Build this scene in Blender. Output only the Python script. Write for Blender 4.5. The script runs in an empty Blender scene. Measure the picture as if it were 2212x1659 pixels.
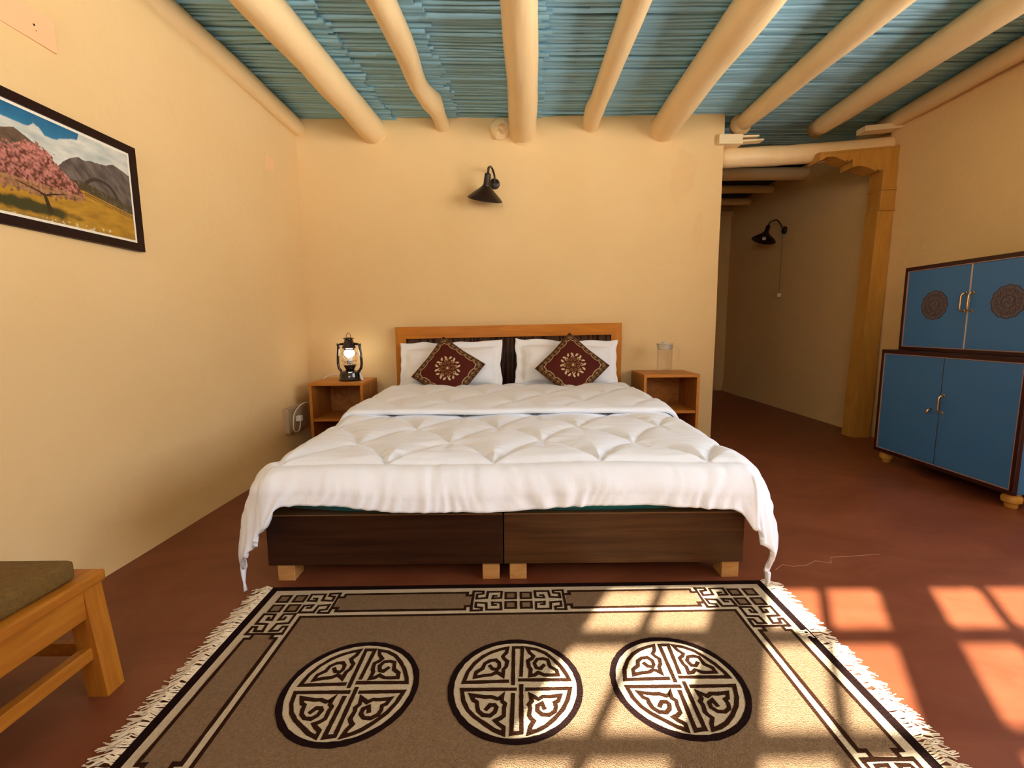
import bpy, bmesh, math, random
import numpy as np
from mathutils import Vector, Matrix, noise

random.seed(7)
R = math.radians
SC = bpy.context.scene
COL = SC.collection
CAM_H = 0.95

# ------------------------------------------------------------------ camera
PITCH, ROLL, FPX = R(7.13), R(-0.474), 1000.0
_f = Vector((0, math.cos(PITCH), -math.sin(PITCH)))
_u = Vector((0, math.sin(PITCH), math.cos(PITCH)))
_r = Vector((1, 0, 0))
_r2 = _r * math.cos(ROLL) + _u * math.sin(ROLL)
_u2 = _u * math.cos(ROLL) - _r * math.sin(ROLL)
cam_data = bpy.data.cameras.new('camera')
cam = bpy.data.objects.new('camera', cam_data)
COL.objects.link(cam)
cam.matrix_world = Matrix(((_r2.x, _u2.x, -_f.x, 0), (_r2.y, _u2.y, -_f.y, 0), (_r2.z, _u2.z, -_f.z, CAM_H), (0, 0, 0, 1)))
cam_data.sensor_width = 36.0
cam_data.lens = 36.0 * FPX / 2212.0
cam_data.clip_start = 0.02
SC.camera = cam

# ------------------------------------------------------------------ sky, sun, exposure
SUN_DIR = Vector((0.59, 1.0, -0.783))
SUN_STRENGTH = 44.0
SKY_STRENGTH = 12.5
EXPOSURE = 0.0
world = bpy.data.worlds.new('world')
SC.world = world
world.use_nodes = True
_n = world.node_tree.nodes
_l = world.node_tree.links
_bg = _n['Background']
_tc = _n.new('ShaderNodeTexCoord')
_sep = _n.new('ShaderNodeSeparateXYZ')
_rp = _n.new('ShaderNodeValToRGB')
_mp = _n.new('ShaderNodeMapRange')
_l.new(_tc.outputs['Generated'], _sep.inputs[0])
_l.new(_sep.outputs[2], _mp.inputs[0])
_mp.inputs[1].default_value = -1.0
_mp.inputs[2].default_value = 1.0
_l.new(_mp.outputs[0], _rp.inputs[0])
_rp.color_ramp.elements[0].position = 0.0
_rp.color_ramp.elements[0].color = (2.3, 2.2, 2.05, 1)
_rp.color_ramp.elements[1].position = 1.0
_rp.color_ramp.elements[1].color = (0.55, 0.70, 1.0, 1)
for _p, _c in ((0.47, (2.1, 2.02, 1.9, 1)), (0.51, (1.0, 0.98, 0.95, 1)), (0.62, (0.80, 0.88, 1.0, 1))):
    _e = _rp.color_ramp.elements.new(_p)
    _e.color = _c
_l.new(_rp.outputs[0], _bg.inputs[0])
_bg.inputs[1].default_value = SKY_STRENGTH

sun_data = bpy.data.lights.new('sun', 'SUN')
sun_data.energy = SUN_STRENGTH
sun_data.angle = R(0.6)
sun_data.color = (1.0, 0.95, 0.86)
sun = bpy.data.objects.new('sun', sun_data)
COL.objects.link(sun)
sun.rotation_euler = SUN_DIR.to_track_quat('-Z', 'Y').to_euler()
sun.location = (-2, -4, 4)

portal_data = bpy.data.lights.new('window_portal', 'AREA')
portal_data.shape = 'RECTANGLE'
portal_data.size = 1.7
portal_data.size_y = 0.86
portal_data.cycles.is_portal = True
portal = bpy.data.objects.new('window_portal', portal_data)
COL.objects.link(portal)
portal.location = (-0.62, -1.50, 1.91)
portal.rotation_euler = (R(90), 0, 0)

portal_b = bpy.data.lights.new('side_window_portal', 'AREA')
portal_b.shape = 'RECTANGLE'
portal_b.size = 2.9
portal_b.size_y = 1.56
portal_b.cycles.is_portal = True
portal2 = bpy.data.objects.new('side_window_portal', portal_b)
COL.objects.link(portal2)
portal2.location = (3.20, 0.33, 1.56)
portal2.rotation_euler = (R(90), 0, R(90))
vs = SC.view_settings
SC.display_settings.display_device = 'sRGB'
vs.view_transform = 'Standard'
vs.look = 'None'
vs.exposure = EXPOSURE
vs.gamma = 1.0
vs.use_curve_mapping = False
SC.cycles.use_denoising = True
SC.cycles.max_bounces = 10
SC.cycles.diffuse_bounces = 7
SC.cycles.glossy_bounces = 4
SC.cycles.transmission_bounces = 8
SC.cycles.sample_clamp_indirect = 6.0
SC.cycles.caustics_reflective = False
SC.cycles.caustics_refractive = False

# ------------------------------------------------------------------ materials
def lin(c):
    return tuple(((x / 255) / 12.92 if x / 255 <= 0.04045 else ((x / 255 + 0.055) / 1.055) ** 2.4) for x in c)

def material(name, base, rough=0.6, metal=0.0, spec=0.5, var=None, var_scale=(4, 4, 4), var_amt=0.5, detail=4.0,
             bump=0.0, bump_scale=(60, 60, 60), sheen=0.0, coat=0.0, trans=0.0, ior=1.45, emit=None, emit_s=0.0,
             attr=None, wave=None, coords='Object', bump_dist=0.01):
    m = bpy.data.materials.new(name)
    m.use_nodes = True
    nt = m.node_tree
    b = nt.nodes['Principled BSDF']
    b.inputs['Base Color'].default_value = (*base, 1)
    b.inputs['Roughness'].default_value = rough
    b.inputs['Metallic'].default_value = metal
    b.inputs['Specular IOR Level'].default_value = spec
    b.inputs['Sheen Weight'].default_value = sheen
    b.inputs['Coat Weight'].default_value = coat
    b.inputs['Transmission Weight'].default_value = trans
    b.inputs['IOR'].default_value = ior
    if emit:
        b.inputs['Emission Color'].default_value = (*emit, 1)
        b.inputs['Emission Strength'].default_value = emit_s
    tc = nt.nodes.new('ShaderNodeTexCoord')
    def mapped(scale):
        mp = nt.nodes.new('ShaderNodeMapping')
        mp.inputs['Scale'].default_value = scale
        nt.links.new(tc.outputs[coords], mp.inputs['Vector'])
        return mp.outputs[0]
    col = None
    if attr:
        a = nt.nodes.new('ShaderNodeAttribute')
        a.attribute_name = attr
        col = a.outputs['Color']
    if var is not None:
        nz = nt.nodes.new('ShaderNodeTexNoise')
        nz.inputs['Scale'].default_value = 1.0
        nz.inputs['Detail'].default_value = detail
        nz.inputs['Roughness'].default_value = 0.6
        if wave:
            nz.inputs['Distortion'].default_value = wave
        nt.links.new(mapped(var_scale), nz.inputs['Vector'])
        rp = nt.nodes.new('ShaderNodeValToRGB')
        rp.color_ramp.elements[0].position = 0.5 - var_amt / 2
        rp.color_ramp.elements[1].position = 0.5 + var_amt / 2
        rp.color_ramp.elements[0].color = (*var, 1)
        rp.color_ramp.elements[1].color = (*base, 1)
        nt.links.new(nz.outputs['Fac'], rp.inputs[0])
        col = rp.outputs[0]
    if col is not None:
        nt.links.new(col, b.inputs['Base Color'])
    if bump:
        nb = nt.nodes.new('ShaderNodeTexNoise')
        nb.inputs['Scale'].default_value = 1.0
        nb.inputs['Detail'].default_value = 5.0
        nt.links.new(mapped(bump_scale), nb.inputs['Vector'])
        bp = nt.nodes.new('ShaderNodeBump')
        bp.inputs['Strength'].default_value = bump
        bp.inputs['Distance'].default_value = bump_dist
        nt.links.new(nb.outputs['Fac'], bp.inputs['Height'])
        nt.links.new(bp.outputs[0], b.inputs['Normal'])
    return m

def wood(name, light, dark, scale, rough=0.45, coat=0.0, distort=1.0, amt=0.45):
    """grain: noise stretched along one axis, two octaves mixed"""
    return material(name, light, rough, var=dark, var_scale=scale, var_amt=amt, detail=6.0, wave=distort,
                    bump=0.08, bump_scale=tuple(s * 3 for s in scale), coat=coat, spec=0.3)

M = {}
M['plaster'] = material('plaster', (0.755, 0.548, 0.278), 0.88, spec=0.25, var=(0.725, 0.512, 0.243), var_scale=(1.7, 1.7, 1.7), var_amt=0.5,
                        bump=0.25, bump_scale=(16, 16, 16), bump_dist=0.012)
M['plaster_patch'] = material('plaster_patch', (0.80, 0.53, 0.29), 0.8, spec=0.3)
M['beam_paint'] = material('beam_paint', (0.86, 0.67, 0.38), 0.45, spec=0.45, var=(0.82, 0.60, 0.31), var_scale=(6, 2, 6), var_amt=0.5,
                           bump=0.35, bump_scale=(14, 3, 14), bump_dist=0.02)
M['shim'] = material('shim', (0.86, 0.74, 0.48), 0.6, var=(0.76, 0.6, 0.34), var_scale=(3, 20, 20))
M['reed'] = material('reed', (0.30, 0.56, 0.71), 0.38, spec=0.55, var=(0.235, 0.47, 0.61), var_scale=(2.5, 1.3, 1.3), var_amt=0.6,
                     bump=0.15, bump_scale=(9, 3, 3))
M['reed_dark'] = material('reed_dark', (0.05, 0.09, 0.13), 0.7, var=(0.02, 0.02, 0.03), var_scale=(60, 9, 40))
M['roof_dark'] = material('roof_dark', (0.03, 0.008, 0.008), 0.9)
M['floor'] = material('floor', (0.216, 0.065, 0.027), 0.42, spec=0.36, var=(0.132, 0.032, 0.012), var_scale=(2.2, 3.4, 1), var_amt=0.5,
                      detail=8.0, wave=1.5, bump=0.12, bump_scale=(26, 40, 1), bump_dist=0.004)
M['crack'] = material('crack', (0.42, 0.22, 0.12), 0.8)
M['duvet'] = material('duvet', (0.82, 0.86, 0.92), 0.75, spec=0.25, sheen=0.15, bump=0.12, bump_scale=(55, 18, 40), bump_dist=0.01)
M['linen'] = material('linen', (0.84, 0.85, 0.87), 0.6, spec=0.3, sheen=0.1)
M['teal'] = material('teal', (0.015, 0.30, 0.39), 0.6, sheen=0.1, var=(0.010, 0.24, 0.32), var_scale=(5, 5, 9))
M['laminate'] = wood('laminate', (0.052, 0.018, 0.007), (0.020, 0.006, 0.003), (1.6, 20, 34), 0.34)  # bed laminate on the side away from the light, shade put into its colour
M['laminate_edge'] = material('laminate_edge', (0.25, 0.13, 0.05), 0.45, var=(0.16, 0.075, 0.028), var_scale=(2, 20, 20))
M['pale_wood'] = wood('pale_wood', (0.62, 0.34, 0.115), (0.42, 0.19, 0.05), (9, 9, 40), 0.5)
M['stand_wood'] = wood('stand_wood', (0.42, 0.150, 0.022), (0.23, 0.065, 0.009), (22, 22, 2.5), 0.38)
M['stand_edge'] = wood('stand_edge', (0.55, 0.215, 0.030), (0.38, 0.125, 0.015), (3, 30, 30), 0.4)
M['veneer'] = wood('veneer', (0.47, 0.20, 0.05), (0.25, 0.085, 0.018), (7, 7, 9), 0.4, distort=2.5)
M['head_wood'] = wood('head_wood', (0.58, 0.205, 0.012), (0.41, 0.125, 0.006), (2.5, 24, 26), 0.38)
M['head_wood_v'] = wood('head_wood_v', (0.58, 0.205, 0.012), (0.41, 0.125, 0.006), (24, 24, 2.5), 0.38)
M['slat_dark'] = material('slat_dark', (0.15, 0.070, 0.034), 0.40, var=(0.035, 0.010, 0.007), var_scale=(40, 40, 6), var_amt=0.4)
M['slat_black'] = material('slat_black', (0.035, 0.012, 0.007), 0.4)
M['chair_wood'] = wood('chair_wood', (0.47, 0.18, 0.018), (0.30, 0.09, 0.008), (26, 3, 30), 0.4)
M['chair_wood_v'] = wood('chair_wood_v', (0.46, 0.175, 0.018), (0.30, 0.09, 0.008), (30, 30, 3), 0.4)
M['post_wood'] = wood('post_wood', (0.58, 0.31, 0.065), (0.40, 0.18, 0.03), (12, 12, 2.0), 0.5, distort=1.5, amt=0.6)
M['seat_cloth'] = material('seat_cloth', (0.175, 0.095, 0.014), 0.85, sheen=0.0, var=(0.105, 0.055, 0.007), var_scale=(90, 90, 90), bump=0.5, bump_scale=(200, 200, 200))
M['black_metal'] = material('black_metal', (0.018, 0.007, 0.004), 0.35, spec=0.5)
M['lamp_inner'] = material('lamp_inner', (0.6, 0.55, 0.45), 0.5)
M['lantern_black'] = material('lantern_black', (0.009, 0.003, 0.003), 0.12, spec=0.6, coat=0.5)
M['wire'] = material('wire', (0.10, 0.08, 0.06), 0.3, metal=0.8)
M['bulb'] = material('bulb', (1, 1, 1), 0.4, emit=(1.0, 0.93, 0.78), emit_s=26.0)
M['bulb_off'] = material('bulb_off', (0.9, 0.88, 0.8), 0.15)
def thin_glass(name, tint, clear):
    m = bpy.data.materials.new(name)
    m.use_nodes = True
    nt = m.node_tree
    nt.nodes.remove(nt.nodes['Principled BSDF'])
    out = nt.nodes['Material Output']
    tr = nt.nodes.new('ShaderNodeBsdfTransparent')
    tr.inputs[0].default_value = (*tint, 1)
    gl = nt.nodes.new('ShaderNodeBsdfGlossy')
    gl.inputs['Roughness'].default_value = 0.05
    fr = nt.nodes.new('ShaderNodeLayerWeight')
    fr.inputs['Blend'].default_value = clear
    mx = nt.nodes.new('ShaderNodeMixShader')
    pw = nt.nodes.new('ShaderNodeMath')
    pw.operation = 'POWER'
    pw.inputs[1].default_value = 2.5
    nt.links.new(fr.outputs['Facing'], pw.inputs[0])
    ml = nt.nodes.new('ShaderNodeMath')
    ml.operation = 'MULTIPLY_ADD'
    ml.inputs[1].default_value = 0.45
    ml.inputs[2].default_value = 0.03
    nt.links.new(pw.outputs[0], ml.inputs[0])
    nt.links.new(ml.outputs[0], mx.inputs[0])
    nt.links.new(tr.outputs[0], mx.inputs[1])
    nt.links.new(gl.outputs[0], mx.inputs[2])
    nt.links.new(mx.outputs[0], out.inputs['Surface'])
    return m
M['glass'] = thin_glass('glass', (0.97, 0.96, 0.94), 0.25)
M['jug_glass'] = thin_glass('jug_glass', (0.98, 0.975, 0.96), 0.42)
M['white_plastic'] = material('white_plastic', (0.82, 0.76, 0.66), 0.4)
M['clear_plastic'] = material('clear_plastic', (0.9, 0.86, 0.76), 0.3, trans=0.6)
M['socket'] = material('socket', (0.46, 0.34, 0.20), 0.45)
M['plate'] = material('plate', (0.80, 0.50, 0.27), 0.5)
M['frame_dark'] = material('frame_dark', (0.014, 0.003, 0.002), 0.5, spec=0.25)
M['mat_white'] = material('mat_white', (0.83, 0.76, 0.62), 0.7)
M['picture'] = material('picture', (0.5, 0.5, 0.5), 0.35, attr='paint')
M['cushion'] = material('cushion', (0.1, 0.02, 0.01), 0.8, spec=0.2, attr='paint', bump=0.3, bump_scale=(160, 160, 160))
M['blue_laminate'] = material('blue_laminate', (0.048, 0.175, 0.42), 0.40, spec=0.45, var=(0.042, 0.160, 0.39), var_scale=(150, 150, 150))
M['cab_frame'] = material('cab_frame', (0.030, 0.006, 0.005), 0.35)
M['edge_strip'] = material('edge_strip', (0.42, 0.24, 0.20), 0.4)
M['gap_light'] = material('gap_light', (0.60, 0.45, 0.34), 0.5)
M['brass'] = material('brass', (0.85, 0.52, 0.20), 0.22, metal=1.0)
M['motif'] = material('motif', (0.065, 0.018, 0.016), 0.5)
M['motif_base'] = material('motif_base', (0.105, 0.095, 0.115), 0.5)
M['rug_dark'] = material('rug_dark', (0.034, 0.013, 0.006), 0.95, spec=0.02, sheen=0.0, bump=0.8, bump_scale=(260, 260, 260))
M['rug_edge'] = material('rug_edge', (0.016, 0.007, 0.006), 0.95, spec=0.02, sheen=0.0, bump=0.8, bump_scale=(260, 260, 260))
M['rug_cream'] = material('rug_cream', (0.60, 0.47, 0.29), 0.95, spec=0.1, sheen=0.2, var=(0.50, 0.38, 0.22), var_scale=(120, 120, 120), bump=0.8, bump_scale=(260, 260, 260))
M['rug_taupe'] = material('rug_taupe', (0.31, 0.198, 0.108), 0.95, spec=0.1, sheen=0.0, var=(0.18, 0.105, 0.050), var_scale=(150, 150, 150), var_amt=0.7, bump=0.9, bump_scale=(300, 300, 300))
M['fringe'] = material('fringe', (0.68, 0.56, 0.38), 0.9)
M['window_wood'] = material('window_wood', (0.42, 0.20, 0.07), 0.5)
M['skin_cloth'] = material('skin_cloth', (0.10, 0.10, 0.13), 0.9)

# ------------------------------------------------------------------ mesh helpers
class MB:
    """collects geometry in world coordinates, then links it as ONE mesh object"""
    def __init__(self):
        self.v, self.f, self.mi = [], [], []
    def add(self, verts, faces, mi=0):
        o = len(self.v)
        self.v += [tuple(p) for p in verts]
        self.f += [tuple(i + o for i in f) for f in faces]
        self.mi += [mi] * len(faces)
        return self
    def box(self, x0, x1, y0, y1, z0, z1, bevel=0.0, mi=0, seg=1):
        bm = bmesh.new()
        bmesh.ops.create_cube(bm, size=1.0)
        for v in bm.verts:
            v.co = Vector(((x0 + x1) / 2 + v.co.x * (x1 - x0), (y0 + y1) / 2 + v.co.y * (y1 - y0), (z0 + z1) / 2 + v.co.z * (z1 - z0)))
        if bevel:
            bmesh.ops.bevel(bm, geom=list(bm.edges), offset=bevel, segments=seg, affect='EDGES', profile=0.6)
        return self.bm(bm, mi)
    def bm(self, bm, mi=0):
        bm.verts.index_update()
        self.add([v.co[:] for v in bm.verts], [[v.index for v in f.verts] for f in bm.faces], mi)
        bm.free()
        return self
    def hexa(self, p, mi=0):
        """8 corners: bottom 4 counter-clockwise, top 4"""
        return self.add(p, [(3, 2, 1, 0), (4, 5, 6, 7), (0, 1, 5, 4), (1, 2, 6, 5), (2, 3, 7, 6), (3, 0, 4, 7)], mi)
    def tube(self, pts, rad, n=8, cap=True, mi=0, flat=1.0):
        pts = [Vector(p) for p in pts]
        if not isinstance(rad, (list, tuple)):
            rad = [rad] * len(pts)
        verts, faces = [], []
        t0 = (pts[1] - pts[0]).normalized()
        ref = Vector((0, 0, 1)) if abs(t0.z) < 0.9 else Vector((1, 0, 0))
        side = t0.cross(ref).normalized()
        for i, p in enumerate(pts):
            t = (pts[min(i + 1, len(pts) - 1)] - pts[max(i - 1, 0)]).normalized()
            side = (side - t * side.dot(t)).normalized()
            up = side.cross(t)
            for k in range(n):
                a = 2 * math.pi * k / n
                verts.append(p + side * math.cos(a) * rad[i] + up * math.sin(a) * rad[i] * flat)
        for i in range(len(pts) - 1):
            for k in range(n):
                faces.append((i * n + k, i * n + (k + 1) % n, (i + 1) * n + (k + 1) % n, (i + 1) * n + k))
        if cap:
            faces.append(tuple(range(n))[::-1])
            faces.append(tuple((len(pts) - 1) * n + k for k in range(n)))
        return self.add(verts, faces, mi)
    def lathe(self, origin, prof, n=24, axis=Vector((0, 0, 1)), mi=0, close=False):
        axis = Vector(axis).normalized()
        ref = Vector((1, 0, 0)) if abs(axis.x) < 0.9 else Vector((0, 1, 0))
        a1 = axis.cross(ref).normalized()
        a2 = axis.cross(a1)
        o = Vector(origin)
        verts, faces = [], []
        for r, h in prof:
            for k in range(n):
                a = 2 * math.pi * k / n
                verts.append(o + axis * h + a1 * (r * math.cos(a)) + a2 * (r * math.sin(a)))
        for i in range(len(prof) - 1):
            for k in range(n):
                faces.append((i * n + k, i * n + (k + 1) % n, (i + 1) * n + (k + 1) % n, (i + 1) * n + k))
        if close:
            faces.append(tuple(range(n))[::-1])
            faces.append(tuple((len(prof) - 1) * n + k for k in range(n)))
        return self.add(verts, faces, mi)
    def prism(self, poly, fn0, fn1, mi=0):
        """poly: 2-D outline; fn0 / fn1 place it on the near and far side"""
        n = len(poly)
        verts = [fn0(*p) for p in poly] + [fn1(*p) for p in poly]
        faces = [tuple(range(n)), tuple(range(2 * n - 1, n - 1, -1))] + [(i, n + i, n + (i + 1) % n, (i + 1) % n) for i in range(n)]
        return self.add(verts, faces, mi)
    def grid(self, fn, nu, nv, mi=0, wrap=False):
        verts = [fn(i / nu, j / nv) for j in range(nv + 1) for i in range(nu + 1)]
        w = nu + 1
        faces = [(j * w + i, j * w + i + 1, (j + 1) * w + i + 1, (j + 1) * w + i) for j in range(nv) for i in range(nu)]
        return self.add(verts, faces, mi)
    def stroke(self, pts, width, place, h0, h1, closed=False, mi=0, jitter=0.0):
        """raised strip along a 2-D polyline; place(a, b, h) -> 3-D"""
        P = [Vector(p).to_2d() if len(p) > 2 else Vector((p[0], p[1])) for p in pts]
        n = len(P)
        verts, faces = [], []
        for i, p in enumerate(P):
            a = P[i - 1] if (i > 0 or closed) else None
            b = P[(i + 1) % n] if (i < n - 1 or closed) else None
            d1 = (p - a).normalized() if a is not None else None
            d2 = (b - p).normalized() if b is not None else None
            if d1 is None: d1 = d2
            if d2 is None: d2 = d1
            t = (d1 + d2)
            t = t.normalized() if t.length > 1e-4 else d1
            nn = Vector((-t.y, t.x))
            k = max(0.45, abs(nn.dot(Vector((-d1.y, d1.x)))))
            w = width / 2 / k * (1 + random.uniform(-jitter, jitter))
            ext = Vector((0, 0))
            if not closed and i == 0: ext = -d2 * width * 0.5
            if not closed and i == n - 1: ext = d1 * width * 0.5
            for s, hh in ((-1, h0), (-1, h1), (1, h1), (1, h0)):
                q = p + ext + nn * w * s
                verts.append(place(q.x, q.y, hh))
        m = n if closed else n - 1
        for i in range(m):
            j = (i + 1) % n
            for k in range(3):
                faces.append((i * 4 + k, i * 4 + k + 1, j * 4 + k + 1, j * 4 + k))
        if not closed:
            faces.append((3, 2, 1, 0))
            faces.append(tuple((n - 1) * 4 + k for k in range(4)))
        return self.add(verts, faces, mi)
    def build(self, name, mat, parent=None, smooth=False, origin=None, fix=True, auto=None):
        base = Vector((0, 0, 0))
        if origin is not None:
            base = Vector(origin)
        pw = Vector((0, 0, 0))
        q = parent
        while q is not None:
            pw = pw + q.location
            q = q.parent
        if parent is not None and origin is None:
            base = pw
        me = bpy.data.meshes.new(name)
        me.from_pydata([(v[0] - base.x, v[1] - base.y, v[2] - base.z) for v in self.v], [], self.f)
        for m in (mat if isinstance(mat, (list, tuple)) else [mat]):
            me.materials.append(m)
        if len(me.materials) > 1:
            me.polygons.foreach_set('material_index', self.mi)
        if fix:
            bm = bmesh.new()
            bm.from_mesh(me)
            bmesh.ops.recalc_face_normals(bm, faces=bm.faces)
            bm.to_mesh(me)
            bm.free()
        if smooth:
            me.polygons.foreach_set('use_smooth', [True] * len(me.polygons))
            if auto:
                try:
                    me.set_sharp_from_angle(angle=R(auto))
                except Exception:
                    pass
        me.update()
        o = bpy.data.objects.new(name, me)
        COL.objects.link(o)
        if parent is not None:
            o.parent = parent
        o.location = base - pw
        return o

def tag(o, label=None, cat=None, group=None, kind=None):
    if label: o['label'] = label
    if cat: o['category'] = cat
    if group: o['group'] = group
    if kind: o['kind'] = kind
    return o

def thing(name, loc, label, cat, group=None):
    o = bpy.data.objects.new(name, None)
    o.empty_display_size = 0.05
    COL.objects.link(o)
    o.location = loc
    return tag(o, label, cat, group)

def copy_tree(o, parent=None):
    c = o.copy()
    COL.objects.link(c)
    c.parent = parent
    for ch in list(o.children):
        copy_tree(ch, c)
    return c

def nz(x, y, z=0.0):
    return noise.noise(Vector((x, y, z)))

# ================================================================== STRUCTURE
Y_BACK, Y_FRONT, Z_CEIL = 3.83, -1.35, 2.57
X_EDGE, X_RIGHT, X_COR, Y_COR = 1.675, 3.02, 3.06, 6.65

def floor_pt(u, v):
    x = -1.95 + u * 5.3
    y = Y_FRONT - 0.1 + v * (Y_COR - Y_FRONT + 0.3)
    return (x, y, 0.0)
fl = MB().grid(floor_pt, 8, 12).build('floor', M['floor'])
tag(fl, kind='structure')
ck = MB()
path = [(1.02, 1.70), (1.07, 1.735), (1.10, 1.72), (1.16, 1.73), (1.22, 1.765), (1.27, 1.745), (1.30, 1.79), (1.40, 1.80), (1.52, 1.815)]
ck.stroke([(a + 0.006 * nz(a * 30, b * 30), b + 0.006 * nz(b * 40, a * 40, 3)) for a, b in path], 0.0022, lambda a, b, h: (a, b, h), 0.0, 0.0006, jitter=0.5)
ck.build('floor_crack', M['crack'], fl)

def left_x(y, z):
    flare = 0.085 * math.exp(-max(z, 0) / 0.16) * (0.75 + 0.35 * min(max((y - 1.2) / 1.5, 0), 1)) * (1 - 0.55 * min(max((y - 3.0) / 0.8, 0), 1))
    base = -1.672 + 0.030 * min(max((y - 3.3) / -2.2, 0), 1)
    return base + flare + 0.006 * nz(y * 1.6, z * 1.8, 5)
wl = MB().grid(lambda u, v: (left_x(Y_FRONT + u * (Y_BACK + 0.1 - Y_FRONT), v * 2.62), Y_FRONT + u * (Y_BACK + 0.1 - Y_FRONT), v * 2.62), 70, 48)
wl.box(-1.98, -1.80, Y_FRONT - 0.1, Y_BACK + 0.1, 0, 2.62)
wall_left = tag(wl.build('wall_left', M['plaster'], smooth=True, auto=60), kind='structure')

def back_pt(u, v):
    x = -1.80 + u * (X_EDGE + 1.80)
    z = v
    ztop = 2.574 + 0.010 * nz(x * 5, 3.1) + 0.006 * nz(x * 17, 1.7)
    return (x, Y_BACK + 0.006 * nz(x * 1.7, v * 4.2, 9) + 0.012 * max(0, v - 0.97) / 0.03 * (0.5 + nz(x * 8, 0.3)), z * ztop)
wb = MB().grid(back_pt, 80, 40)
wb.add([back_pt(1, j / 40) for j in range(41)] + [(X_EDGE - 0.002, Y_BACK + 0.28, back_pt(1, j / 40)[2]) for j in range(41)],
       [(j, 41 + j, 42 + j, j + 1) for j in range(40)])
wb.add([back_pt(i / 80, 1) for i in range(81)] + [(back_pt(i / 80, 1)[0], Y_BACK + 0.28, 2.58) for i in range(81)],
       [(i, i + 1, 82 + i, 81 + i) for i in range(80)])
wall_back = tag(wb.build('wall_back', M['plaster'], smooth=True, auto=50), kind='structure')

WIN_Y0, WIN_Y1 = -1.10, 1.76            # casements in the right wall, beside the viewer
def right_pt(u, v):
    y = WIN_Y1 + u * (Y_BACK + 0.05 - WIN_Y1)
    return (X_RIGHT + 0.008 * nz(y * 1.5, v * 4, 2), y, v * 2.62)
wr = MB().grid(right_pt, 30, 24)
wr.box(3.07, 3.30, WIN_Y1, Y_BACK + 0.05, 0, 2.62)
wr.box(X_RIGHT, 3.10, Y_FRONT - 0.05, WIN_Y0, 0, 2.62)
wr.box(X_RIGHT, 3.10, WIN_Y0, WIN_Y1 + 0.02, 0, 0.79)
wr.box(X_RIGHT, 3.10, WIN_Y0, WIN_Y1 + 0.02, 2.314, 2.70)
wr.box(X_RIGHT, 3.30, WIN_Y1, WIN_Y1 + 0.02, 0, 2.62)
tag(wr.build('wall_right', M['plaster'], smooth=True, auto=40), kind='structure')
wc = MB().grid(lambda u, v: (X_COR + 0.01 * nz(u * 4, v * 4, 7) - 0.03 * math.exp(-v * 2.6 / 0.12), Y_BACK - 0.02 + u * (Y_COR + 0.1 - Y_BACK), v * 2.62), 40, 24)
wc.box(X_COR + 0.06, X_COR + 0.26, Y_BACK + 0.05, Y_COR + 0.2, 0, 2.62)
tag(wc.build('wall_corridor_right', M['plaster'], smooth=True, auto=60), kind='structure')
tag(MB().box(X_EDGE - 0.25, X_EDGE - 0.004, Y_BACK + 0.28, Y_COR + 0.1, 0, 2.62).build('wall_corridor_left', M['plaster']), kind='structure')
wce = MB().box(X_EDGE - 0.25, X_COR + 0.3, Y_COR, Y_COR + 0.15, 0, 2.62)
wce.box(X_EDGE, X_COR + 0.02, Y_COR - 0.05, Y_COR, 2.44, 2.50, 0.01)
tag(wce.build('wall_corridor_end', M['plaster']), kind='structure')

# front wall behind the camera: sill, head and piers around the casements
W_Z0, W_Z1 = 0.80, 2.314
REAR_Z0 = 1.50  # unseen wall raised this high to cut daylight reaching the passage
ROWS = [(2.114, 2.314), (1.828, 2.075), (1.500, 1.793), (1.165, 1.465), (0.80, 1.130)]
OPEN = [(-1.395 + 0.577 * k, -1.395 + 0.577 * k + 0.405) for k in range(3)]
wf = MB().box(-1.98, 3.3, Y_FRONT - 0.05, Y_FRONT, -0.02, REAR_Z0 - 0.01)
wf.box(-1.98, 3.3, Y_FRONT - 0.05, Y_FRONT, W_Z1, 2.75)
edges = [-1.98] + [e for o in OPEN for e in o] + [3.3]
for k in range(0, len(edges), 2):
    wf.box(edges[k], edges[k + 1], Y_FRONT - 0.05, Y_FRONT, REAR_Z0 - 0.01, W_Z1)
tag(wf.build('wall_front', M['plaster']), kind='structure')
for k, (a, b) in enumerate(OPEN):
    w = thing('window_%d' % (k + 1), ((a + b) / 2, Y_FRONT, REAR_Z0), None, None)
    tag(w, kind='structure')
    for i in range(2):
        MB().box(a, b, Y_FRONT - 0.035, Y_FRONT, ROWS[i + 1][1], ROWS[i][0]).build('glazing_bar', M['window_wood'], w)
    c = (a + b) / 2
    MB().box(c - 0.011, c + 0.011, Y_FRONT - 0.035, Y_FRONT, REAR_Z0, W_Z1).build('mullion', M['window_wood'], w)
    MB().box(a, b, Y_FRONT - 0.09, Y_FRONT + 0.03, REAR_Z0 - 0.03, REAR_Z0 - 0.005).build('window_sill', M['window_wood'], w)

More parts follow.
